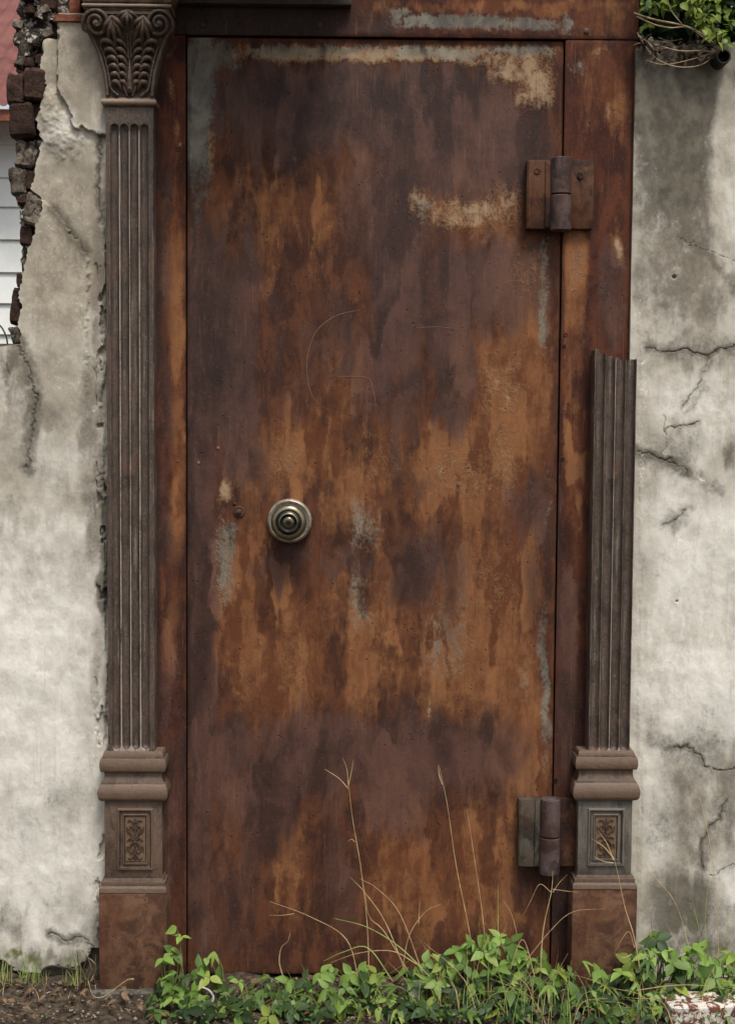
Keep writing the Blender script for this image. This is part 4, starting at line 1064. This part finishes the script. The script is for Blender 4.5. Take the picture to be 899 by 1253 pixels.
def leaf_mesh(name, mat, kind, seed):
    rd = random.Random(seed)
    V = []; F = []; T = []
    def add(v, f, t):
        n = len(V); V.extend(v); T.extend(t); F.extend([tuple(i + n for i in q) for q in f])
    if kind == 'tri':
        add(*leaflet(1.0, .56, rd.uniform(-.1, .1), rd.uniform(.2, .5), rd.uniform(.1, .35), (0, .08)))
        add(*leaflet(.84, .52, 1.65 + rd.uniform(-.25, .2), rd.uniform(.12, .35), rd.uniform(.1, .35), (-.02, .02)))
        add(*leaflet(.84, .52, -1.65 + rd.uniform(-.2, .25), rd.uniform(.12, .35), rd.uniform(.1, .35), (.02, .02)))
    elif kind == 'lance':
        for q in (-.5, .1, .55):
            add(*leaflet(rd.uniform(.8, 1.15), .24, q + rd.uniform(-.2, .2), rd.uniform(.2, .5), rd.uniform(.1, .5)))
    elif kind == 'one':
        add(*leaflet(1.0, .62, 0, rd.uniform(.1, .3), rd.uniform(.1, .3)))
    me = bpy.data.meshes.new(name)
    me.from_pydata(V, [], F)
    a = me.attributes.new('tone', 'FLOAT', 'POINT'); a.data.foreach_set('value', T)
    me.polygons.foreach_set('use_smooth', [True] * len(me.polygons))
    me.materials.append(mat)
    return me

LEAVES = {k: [leaf_mesh('leaf', M[k], 'tri', i + j * 10) for i in range(4)] for j, k in enumerate(('leafA', 'leafB', 'leafC', 'leafY'))}

for k in LEAVES: LEAVES[k] += [leaf_mesh('leaf', M[k], 'lance', 70 + i) for i in range(2)] + [leaf_mesh('leaf', M[k], 'one', 80)]

def leaf_matrix(loc, size, tilt_fwd, yaw, roll):
    # leaf lies in xy, +y is its tip; first tip it so that its face looks at the viewer, then hang
    m = Matrix.Rotation(yaw, 4, 'Z') @ Matrix.Rotation(tilt_fwd, 4, 'X') @ Matrix.Rotation(roll, 4, 'Z')
    return Matrix.Translation(loc) @ m @ Matrix.Scale(size, 4)

top_x = [185, 200, 230, 270, 290, 330, 380, 430, 480, 530, 560, 592, 625, 660, 700, 740, 770, 795, 830, 870, 910, 960]
top_y = [1180, 1150, 1182, 1190, 1200, 1202, 1192, 1190, 1190, 1176, 1160, 1138, 1150, 1172, 1188, 1192, 1176, 1146, 1158, 1166, 1168, 1170]
def top_of(x): return float(np.interp(x, top_x, top_y))

def weed(label, cx, spread, n, seed, extra=(), tone=(.4, .4, .2), size=(.022, .052)):
    rd = random.Random(seed)
    base = ground_at(cx, 1228, 0.0)
    base = np.array([base[0], -0.085, 0.0])
    T = empty('weed', base, label, 'weed', 'leafy weeds along the foot of the door')
    st = MB()
    spots = [(x, y, d, s, 'leafA') for (x, y, d, s) in extra]
    for i in range(int(n * 1.45)):
        x = cx + rd.uniform(-1, 1) * spread
        f = rd.random() ** 1.15
        ty = top_of(x)
        y = ty + f * (1262 - ty)
        d = -0.062 - 0.13 * f - rd.uniform(0, .035)
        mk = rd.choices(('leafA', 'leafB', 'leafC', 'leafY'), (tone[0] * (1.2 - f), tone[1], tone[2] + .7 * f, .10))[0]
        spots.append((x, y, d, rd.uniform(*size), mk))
    for (x, y, d, s, mk) in spots:
        p = at(x, y, d)
        if p[2] < 0.012: p[2] = 0.012 + rd.uniform(0, .02)
        b = np.array([base[0] + (p[0] - base[0]) * 0.45 + rd.uniform(-.02, .02), base[1] * .6 + d * .4, 0.0])
        midp = (b + p) / 2 + np.array([rd.uniform(-.012, .012), rd.uniform(-.005, .015), 0.012])
        st.tube(crom([b, midp, p], 4), list(np.linspace(.0018, .0009, 9)), 4)
        o = bpy.data.objects.new('leaf', rd.choice(LEAVES[mk]))
        COL.objects.link(o); o.parent = T
        o.matrix_local = leaf_matrix(Vector(p - base), s, R(rd.uniform(5, 88)), R(rd.uniform(-65, 65)), R(rd.uniform(95, 265)))
    st.build('stems', M['stem'], T)
    return T

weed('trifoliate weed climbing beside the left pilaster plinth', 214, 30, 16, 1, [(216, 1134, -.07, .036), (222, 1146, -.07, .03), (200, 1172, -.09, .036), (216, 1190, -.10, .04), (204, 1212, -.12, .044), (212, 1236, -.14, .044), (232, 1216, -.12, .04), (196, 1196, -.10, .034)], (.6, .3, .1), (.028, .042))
weed('small weed with one raised leaf right of the left pilaster', 266, 26, 8, 2, [(262, 1164, -.07, .034), (252, 1172, -.07, .026), (240, 1228, -.12, .04)])
weed('low weed cluster below the keyhole side of the door', 318, 30, 10, 3)
weed('low broad-leaved weed at the foot of the door, under the knob', 372, 32, 12, 4, [(352, 1200, -.1, .04), (330, 1196, -.09, .036), (392, 1190, -.09, .04)])
weed('spreading weed at the door foot, below the forked dry stalk', 432, 34, 14, 5, [(430, 1192, -.09, .042), (446, 1208, -.1, .04), (414, 1186, -.08, .036)])
weed('bushy green weed at the middle of the door foot', 494, 34, 17, 6, [(500, 1184, -.09, .042), (518, 1178, -.08, .04)])
weed('weed rising against the door left of the tallest clump', 548, 30, 20, 7, [(545, 1182, -.09, .044), (560, 1164, -.08, .04)])
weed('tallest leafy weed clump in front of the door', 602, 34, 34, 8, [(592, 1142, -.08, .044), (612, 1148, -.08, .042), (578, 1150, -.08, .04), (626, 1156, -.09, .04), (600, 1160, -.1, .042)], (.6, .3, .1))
weed('drooping weed below the lower hinge', 656, 30, 20, 9, [(668, 1176, -.1, .04), (646, 1166, -.09, .042)])
weed('dark leafy weed left of the right pilaster plinth', 704, 28, 17, 10, [(712, 1176, -.12, .042), (728, 1188, -.13, .04)], (.25, .45, .3))
weed('weed in front of the right pilaster plinth', 752, 26, 16, 11, [(760, 1190, -.12, .04)], (.3, .4, .3))
weed('bright weed climbing the plaster beside the right pilaster', 800, 28, 26, 12, [(796, 1150, -.07, .044), (812, 1166, -.08, .042), (786, 1162, -.08, .036), (804, 1142, -.06, .036)], (.6, .3, .1))
weed('weed growing behind the loose painted brick', 852, 30, 24, 13, [(846, 1158, -.07, .04), (866, 1176, -.08, .042), (838, 1176, -.08, .04)])
weed('weed at the right end of the row, against the plaster', 902, 28, 22, 14, [(890, 1166, -.07, .038), (896, 1190, -.09, .036)])

# low ground cover between the weeds
def cover(name, label, cat, xr_, n, mat, szr, zr, dr, seed):
    rd = random.Random(seed); V = []; F = []; T = []
    for i in range(n):
        x = rd.uniform(*xr_); d = rd.uniform(*dr)
        p = at(x, 1215, d); p[2] = rd.uniform(*zr) * (1 if rd.random() < .7 else 1.5)
        v, f, t = leaflet(1.0, rd.uniform(.4, .65), 0, rd.uniform(.1, .4), rd.uniform(.1, .5))
        Mx = leaf_matrix(Vector(p), rd.uniform(*szr), R(rd.uniform(-20, 85)), R(rd.uniform(-180, 180)), R(rd.uniform(0, 360)))
        n0 = len(V); V.extend([(Mx @ Vector(q))[:] for q in v]); T.extend(t); F.extend([tuple(a + n0 for a in q) for q in f])
    o = mesh_obj(name, np.array(V), F, mat, None, dict(tone=T), True, 0)
    return tag(o, label, cat, None, 'stuff')
cover('ground_cover', 'small green leaves covering the soil under the weeds', 'ground cover', (188, 960), 700, M['leafB'], (.010, .022), (.004, .040), (-.25, -.07), 77)

# shrub leaves on top of the right wall
SB = empty('shrub', (at(850, 60, 0.1)[0], 0.1, at(850, 60, 0.1)[2]), 'dense green shrub overhanging the top of the right wall', 'shrub')
rd = random.Random(5)
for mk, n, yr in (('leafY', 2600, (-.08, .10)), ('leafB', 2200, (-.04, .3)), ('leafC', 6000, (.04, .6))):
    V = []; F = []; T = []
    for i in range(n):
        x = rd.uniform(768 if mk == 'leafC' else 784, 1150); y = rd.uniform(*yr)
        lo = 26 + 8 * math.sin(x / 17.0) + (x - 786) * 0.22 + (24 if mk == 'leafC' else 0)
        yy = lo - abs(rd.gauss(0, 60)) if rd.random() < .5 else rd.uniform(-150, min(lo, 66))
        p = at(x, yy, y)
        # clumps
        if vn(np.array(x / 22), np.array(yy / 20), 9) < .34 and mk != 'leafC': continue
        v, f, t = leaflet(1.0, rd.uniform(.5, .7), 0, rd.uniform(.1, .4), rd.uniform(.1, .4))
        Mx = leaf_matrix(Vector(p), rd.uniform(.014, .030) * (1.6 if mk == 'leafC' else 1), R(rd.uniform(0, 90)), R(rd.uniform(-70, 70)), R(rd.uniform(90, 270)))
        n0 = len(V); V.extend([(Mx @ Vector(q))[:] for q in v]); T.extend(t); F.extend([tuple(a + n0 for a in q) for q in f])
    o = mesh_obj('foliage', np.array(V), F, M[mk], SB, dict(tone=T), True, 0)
    o['kind'] = 'stuff'
mb = MB()
for i in range(26):
    x = rd.uniform(800, 1200); b = at(x, 70, rd.uniform(.05, .3)); t_ = at(x + rd.uniform(-40, 40), rd.uniform(-160, -20), rd.uniform(0, .4))
    mb.tube(crom([b, (b + t_) / 2 + np.array([rd.uniform(-.03, .03), 0, .01]), t_], 4), list(np.linspace(.006, .002, 9)), 5)
mb.build('branches', M['twig'], SB)

# dry vine hanging over the wall
VN = empty('dry_vine', at(780, 60, -0.03), 'dry straw-coloured vine stems trailing over the dark wall top', 'vine')
for pts, w, mk in (([(775, 16), (800, 24), (838, 32), (862, 44), (878, 58), (890, 66)], .0028, 'drytwig'), ([(778, 20), (800, 30), (820, 34), (842, 34), (868, 52), (884, 64)], .0020, 'drytwig'), ([(779, 40), (790, 58), (806, 74), (830, 82), (855, 80), (872, 70)], .0018, 'drytwig'),
                   ([(780, 44), (792, 52), (806, 68)], .0026, 'drytwig'), ([(800, 54), (830, 62), (860, 62), (880, 66)], .0014, 'drytwig'), ([(846, 0), (862, 22), (880, 48), (892, 62)], .0016, 'stem'), ([(800, 2), (792, 12), (782, 18)], .0014, 'stem'), ([(815, -4), (820, 12), (834, 30)], .0016, 'drytwig'),
                   ([(790, 74), (812, 79), (840, 74), (868, 66)], .0012, 'drytwig'), ([(805, 46), (818, 50), (834, 48)], .0012, 'twig')):
    P = crom([at(x, y, -0.035 - 0.015 * math.sin(x * .07)) for x, y in pts], 5)
    MB().tube(P, list(np.linspace(w, w * .6, len(P))), 5).build('vine_stem', M[mk], VN)
# dead leaf litter caught in the vine
V = []; F = []; T = []
for i in range(170):
    x = rd.uniform(782, 884); p = at(x, 56 + rd.gauss(0, 7) + 9 * math.sin((x - 782) / 100 * math.pi), rd.uniform(-.04, 0.0))
    v, f, t = leaflet(1.0, .4, 0, .3, .4)
    Mx = leaf_matrix(Vector(p), rd.uniform(.012, .026), R(rd.uniform(0, 90)), R(rd.uniform(-90, 90)), R(rd.uniform(0, 360)))
    n0 = len(V); V.extend([(Mx @ Vector(q))[:] for q in v]); F.extend([tuple(a + n0 for a in q) for q in f])
o = mesh_obj('leaf_litter', np.array(V), F, M['twig'], VN); o['kind'] = 'stuff'

# drain pipe end
pc = at(884.5, 69, -0.05)
mb = MB()
ro = 9.0 * px2m
mb.lathe((pc[0], 0.06, pc[2]), [(ro, -.1), (ro, .11), (ro * .94, .113), (ro * .78, .113), (ro * .76, .108), (ro * .76, .03), (0.001, .03)], 28)
o = mb.build('drain_pipe', M['pipe'], None, base=(pc[0], 0, pc[2]))
tag(o, 'short black drain pipe poking out near the top of the wall', 'pipe')

# ------------------------------------------------------------------ grass stalks
def stalks(name, label, cat, blades, part, d0=-.10):
    b0 = blades[0][0][0]; base = ground_at(b0[0], 1225); base = np.array([base[0], d0, 0.0])
    T = empty(name, base, label, cat, 'grass along the wall foot')
    for pts, w, mk, d in blades:
        P = crom([at(x, y, d) for x, y in pts], 6); w *= .78
        n = len(P); rr = [w * (1 - .75 * (i / (n - 1)) ** 1.3) for i in range(n)]
        MB().tube(P, rr, 5, flat=.5).build(part, M[mk], T)
    return T
stalks('grass_stalk', 'tall dry grass stalk with forked seed head before the door', 'grass', [([(452, 1215), (449, 1130), (441, 1060), (431, 1000), (425, 945)], .0017, 'straw', -.08), ([(426, 965), (414, 952), (397, 941)], .0016, 'straw', -.08), ([(426, 960), (424, 940), (419, 927)], .0014, 'straw', -.08), ([(426, 962), (430, 944), (432, 930)], .0014, 'straw', -.08), ([(434, 1030), (430, 1027), (425, 1030)], .001, 'straw', -.08)], 'stalk')
stalks('grass_stalk', 'slender reddish grass stalk, right of the forked one', 'grass', [([(582, 1200), (574, 1140), (558, 1060), (547, 985), (537, 937)], .0016, 'straw', -.07), ([(541, 960), (537, 948), (536, 936)], .0018, 'straw', -.07)], 'stalk')
stalks('grass_stalk', 'shortest upright grass stalk left of the lower hinge', 'grass', [([(596, 1190), (590, 1120), (580, 1050), (571, 990)], .0014, 'straw', -.07), ([(609, 1190), (609, 1120), (609, 1082)], .0014, 'blade', -.07), ([(636, 1160), (626, 1120), (614, 1100)], .0010, 'straw', -.07)], 'stalk')
stalks('grass_tuft', 'dry arching grass tuft in front of the middle of the door', 'grass', [([(440, 1205), (424, 1150), (380, 1122), (330, 1103)], .0018, 'straw', -.09), ([(360, 1118), (345, 1120), (330, 1120)], .0010, 'straw', -.09), ([(500, 1200), (472, 1130), (446, 1092), (428, 1073)], .0018, 'straw', -.09), ([(520, 1200), (490, 1120), (462, 1088), (440, 1075)], .0014, 'straw', -.09),
        ([(492, 1190), (500, 1146), (520, 1116), (540, 1106)], .0015, 'straw', -.09), ([(512, 1130), (513, 1110), (514, 1102)], .0012, 'straw', -.09), ([(530, 1200), (490, 1160), (450, 1135), (410, 1124)], .0022, 'blade', -.10), ([(480, 1200), (450, 1160), (420, 1165), (396, 1176)], .0020, 'blade', -.11), ([(500, 1190), (470, 1140), (452, 1122), (446, 1090)], .0018, 'straw', -.09),
        ([(510, 1180), (480, 1164), (440, 1166), (404, 1178)], .0017, 'straw', -.10), ([(350, 1204), (342, 1180), (344, 1160), (352, 1152), (355, 1142)], .0016, 'straw', -.09)], 'blade')
stalks('grass_tuft', 'dry grass tuft below the lower hinge', 'grass', [([(660, 1210), (664, 1140), (674, 1092), (676, 1066)], .0022, 'straw', -.10), ([(676, 1092), (684, 1080), (694, 1070)], .0012, 'straw', -.10), ([(676, 1088), (690, 1090), (706, 1092)], .0014, 'straw', -.10), ([(674, 1092), (660, 1082), (650, 1100), (640, 1120)], .0009, 'straw', -.10), ([(640, 1180), (672, 1140), (700, 1116), (740, 1112)], .0013, 'straw', -.11), ([(655, 1200), (640, 1150), (626, 1180), (616, 1230)], .0016, 'straw', -.13)], 'blade')
stalks('grass_tuft', 'seeding grass crossing in front of the right pilaster pedestal', 'grass', [([(788, 1220), (776, 1150), (764, 1110), (756, 1072), (750, 1048)], .0018, 'straw', -.12), ([(750, 1050), (738, 1036), (723, 1026)], .0018, 'straw', -.12), ([(750, 1052), (742, 1032), (731, 1016)], .0018, 'straw', -.12), ([(750, 1056), (738, 1054), (726, 1048)], .0016, 'straw', -.12), ([(776, 1160), (768, 1140), (752, 1164)], .0012, 'straw', -.12), ([(772, 1168), (762, 1172), (752, 1166)], .0014, 'straw', -.12)], 'blade')
stalks('grass_tuft', 'thin pale grass arching against the right plaster wall', 'grass', [([(880, 1200), (872, 1060), (850, 960), (820, 928), (782, 922)], .0011, 'straw', -.03), ([(850, 1190), (828, 1110), (800, 1072), (776, 1040)], .0011, 'straw', -.04), ([(868, 1180), (862, 1130), (868, 1060)], .0010, 'blade', -.03), ([(850, 1200), (856, 1150), (846, 1100)], .0012, 'blade', -.03), ([(840, 1180), (826, 1150), (814, 1130)], .001, 'straw', -.03), ([(870, 1170), (846, 1120), (838, 1096)], .001, 'twig', -.03), ([(848, 1170), (866, 1120), (884, 1096)], .001, 'twig', -.03), ([(800, 1160), (796, 1120), (806, 1100)], .0009, 'twig', -.03)], 'blade')
rd = random.Random(9)
bl = []
for i in range(36):
    x = rd.uniform(560, 700); t = rd.uniform(1150, 1200); dx = rd.gauss(0, 34)
    bl.append(([(x, 1262), (x + dx * .3, (1262 + t) / 2 - 8), (x + dx, t + rd.uniform(0, 30))], rd.uniform(.0009, .0018), rd.choice(('straw', 'blade', 'blade')), rd.uniform(-.22, -.16)))
stalks('grass_tuft', 'long green and straw grass blades drooping over the weeds', 'grass', bl, 'blade', -.18)
bl = []
for i in range(70):
    x = rd.uniform(280, 600); t = top_of(x) + rd.uniform(-22, 40); dx = rd.gauss(0, 24)
    bl.append(([(x, 1256), (x + dx * .25, (1256 + t) / 2 - 10), (x + dx, t)], rd.uniform(.0008, .0016), rd.choice(('straw', 'blade', 'stem', 'stem')), rd.uniform(-.19, -.08)))
stalks('grass_tuft', 'fine grass blades mixed through the weeds along the door foot', 'grass', bl, 'blade', -.13)
bl = [([(778, 1212), (820, 1206), (860, 1206), (905, 1213)], .0016, 'straw', -.20)]
for i in range(18):
    x = rd.uniform(690, 890); t = rd.uniform(1170, 1220); dx = rd.gauss(0, 44)
    bl.append(([(x, 1262), (x + dx * .3, (1262 + t) / 2 - 6), (x + dx, t + rd.uniform(0, 24))], rd.uniform(.001, .002), rd.choice(('straw', 'blade')), rd.uniform(-.22, -.16)))
stalks('grass_tuft', 'loose grass blades beside the loose painted brick', 'grass', bl, 'blade', -.2)
bl = []
for i in range(30):
    x = rd.uniform(-10, 112); t = rd.uniform(1186, 1225); dx = rd.uniform(-14, 14)
    bl.append(([(x, 1244), (x + dx * .3, (1240 + t) / 2 - 4), (x + dx, t)], rd.uniform(.0014, .003), rd.choice(('straw', 'twig', 'deadleaf', 'drytwig')), rd.uniform(-.09, -.03)))
stalks('dead_grass', 'dead grass stubs at the foot of the left wall', 'grass', bl, 'blade', -.06)
bl = []
for i in range(60):
    x = rd.choice((rd.gauss(14, 10), rd.gauss(44, 8), rd.gauss(90, 9))); t = rd.uniform(1160, 1196); dx = rd.uniform(-12, 12)
    bl.append(([(x, 1206), (x + dx * .3, (1206 + t) / 2 - 2), (x + dx, t)], rd.uniform(.001, .002), rd.choice(('blade', 'stem')), rd.uniform(-.05, -.02)))
stalks('grass_tuft', 'short moss-green grass tufts against the left wall', 'grass', bl, 'blade', -.03)

# roots and twigs at the left
T = empty('root_tangle', at(106, 1215, -.05), 'dark tangled roots between left wall and pilaster plinth', 'roots')
for i in range(18):
    x = rd.uniform(92, 118); pts = [(x, 1240)] + [(x + rd.uniform(-14, 10), y + rd.uniform(-6, 6)) for y in (1222, 1204, 1186, 1166)]
    P = crom([at(min(a_, 119), b_, rd.uniform(-.05, -.02)) for a_, b_ in pts[:rd.choice((3, 4, 5))]], 5)
    MB().tube(P, list(np.linspace(.0024, .001, len(P))), 5).build('root', M[rd.choice(('twig', 'twig', 'drytwig'))], T)
P = crom([at(x, y, -.045) for x, y in ((50, 1196), (54, 1186), (64, 1182), (80, 1184), (94, 1187))], 5)
o = MB().tube(P, .0028, 6).build('twig', M['blackiron'], None, base=P[0]); tag(o, 'black bent twig against the left wall foot', 'twig')
P = crom([at(x, y, -.085) for x, y in ((108, 1200), (114, 1218), (126, 1220), (142, 1209), (156, 1199), (164, 1198))], 5)
o = MB().tube(P, list(np.linspace(.0014, .0012, len(P) - 3)) + [.0018, .0026, .0014], 5).build('twig', M['drytwig'], None, base=P[0]); tag(o, 'thin pale tendril curling across the left plinth', 'twig')
P = crom([at(x, y, .06) for x, y in ((-8, 392), (2, 400), (8, 412), (10, 424))], 5)
o = MB().tube(P, .0022, 5).build('twig', M['twig'], None, base=P[-1]); tag(o, 'dark twig on the ledge of the low left wall', 'twig')

# single fallen things
def fallen_leaf(name, label, px_, py_, d, size, mk, tilt, roll, cat='leaf'):
    me = leaf_mesh('leaf', M[mk], 'one', int(px_))
    p = at(px_, py_, d); o = bpy.data.objects.new(name, me); COL.objects.link(o)
    o.matrix_world = leaf_matrix(Vector(p), size, R(tilt), R(roll * .2), R(roll))
    sm = o.modifiers.new('thickness', 'SOLIDIFY'); sm.thickness = 0.03
    tag(o, label, cat); return o
fallen_leaf('fallen_leaf', 'yellow fallen leaf below the left pilaster', 134, 1251, -.115, .062, 'yellowleaf', 48, -75)
fallen_leaf('fallen_leaf', 'reddish fallen leaf by the left wall', 44, 1242, -.085, .05, 'redleaf', 50, -160)
fallen_leaf('fallen_leaf', 'orange-brown fallen leaf at the far left corner', 4, 1243, -.09, .04, 'deadleaf', 60, 30)
fallen_leaf('fallen_leaf', 'dry brown leaf among weeds under the door middle', 455, 1246, -.16, .045, 'deadleaf', 50, 90)
P = crom([at(x, y, -.125) for x, y in ((247, 1208), (256, 1212), (261, 1220), (259, 1228))], 6)
o = MB().tube(P, list(np.linspace(.002, .0034, len(P))), 8, flat=.5).build('plastic_scrap', M['white'], None, base=P[-1]); tag(o, 'curved white plastic scrap among the weeds', 'litter')

# gravel and litter in the soil
V = []; F = []
ico = [(0, 0, 1), (.89, 0, .45), (.28, .85, .45), (-.72, .53, .45), (-.72, -.53, .45), (.28, -.85, .45), (.72, .53, -.45), (-.28, .85, -.45), (-.89, 0, -.45), (-.28, -.85, -.45), (.72, -.53, -.45), (0, 0, -1)]
icf = [(0, 1, 2), (0, 2, 3), (0, 3, 4), (0, 4, 5), (0, 5, 1), (1, 6, 2), (2, 7, 3), (3, 8, 4), (4, 9, 5), (5, 10, 1), (1, 10, 6), (2, 6, 7), (3, 7, 8), (4, 8, 9), (5, 9, 10), (11, 7, 6), (11, 8, 7), (11, 9, 8), (11, 10, 9), (11, 6, 10)]
for i in range(1100):
    x, y = rd.uniform(-1.1, 1.1), rd.uniform(-.5, -.01) if rd.random() < .5 else rd.uniform(-.2, -.01)
    s = rd.uniform(.0015, .0045) * (2 if rd.random() < .05 else 1); n0 = len(V)
    z = 0.012 + .030 * math.exp(-(y / .07) ** 2) - .012
    V.extend([(x + a_ * s * rd.uniform(.7, 1.2), y + b_ * s * rd.uniform(.7, 1.2), z - .006 + c_ * s * rd.uniform(.5, .9)) for a_, b_, c_ in ico]); F.extend([tuple(q + n0 for q in f) for f in icf])
o = mesh_obj('gravel', np.array(V), F, M['pebble'], None, None, True, 30); tag(o, 'scattered small pale gravel on the soil', 'gravel', None, 'stuff')
V = []; F = []; T = []
for i in range(420):
    x = rd.uniform(-1.0, 1.0); y = rd.uniform(-.22, -.02)
    v, f, t = leaflet(1.0, rd.uniform(.3, .6), 0, rd.uniform(.1, .5), rd.uniform(.1, .6))
    Mx = leaf_matrix(Vector((x, y, .016 + .02 * math.exp(-(y / .07) ** 2))), rd.uniform(.01, .028), R(rd.uniform(-30, 50)), R(rd.uniform(-180, 180)), R(rd.uniform(0, 360)))
    n0 = len(V); V.extend([(Mx @ Vector(q))[:] for q in v]); F.extend([tuple(a_ + n0 for a_ in q) for q in f])
o = mesh_obj('leaf_litter', np.array(V), F, M['deadleaf'], None, None, True, 0); tag(o, 'dry brown leaf litter on the soil', 'leaf litter', None, 'stuff')
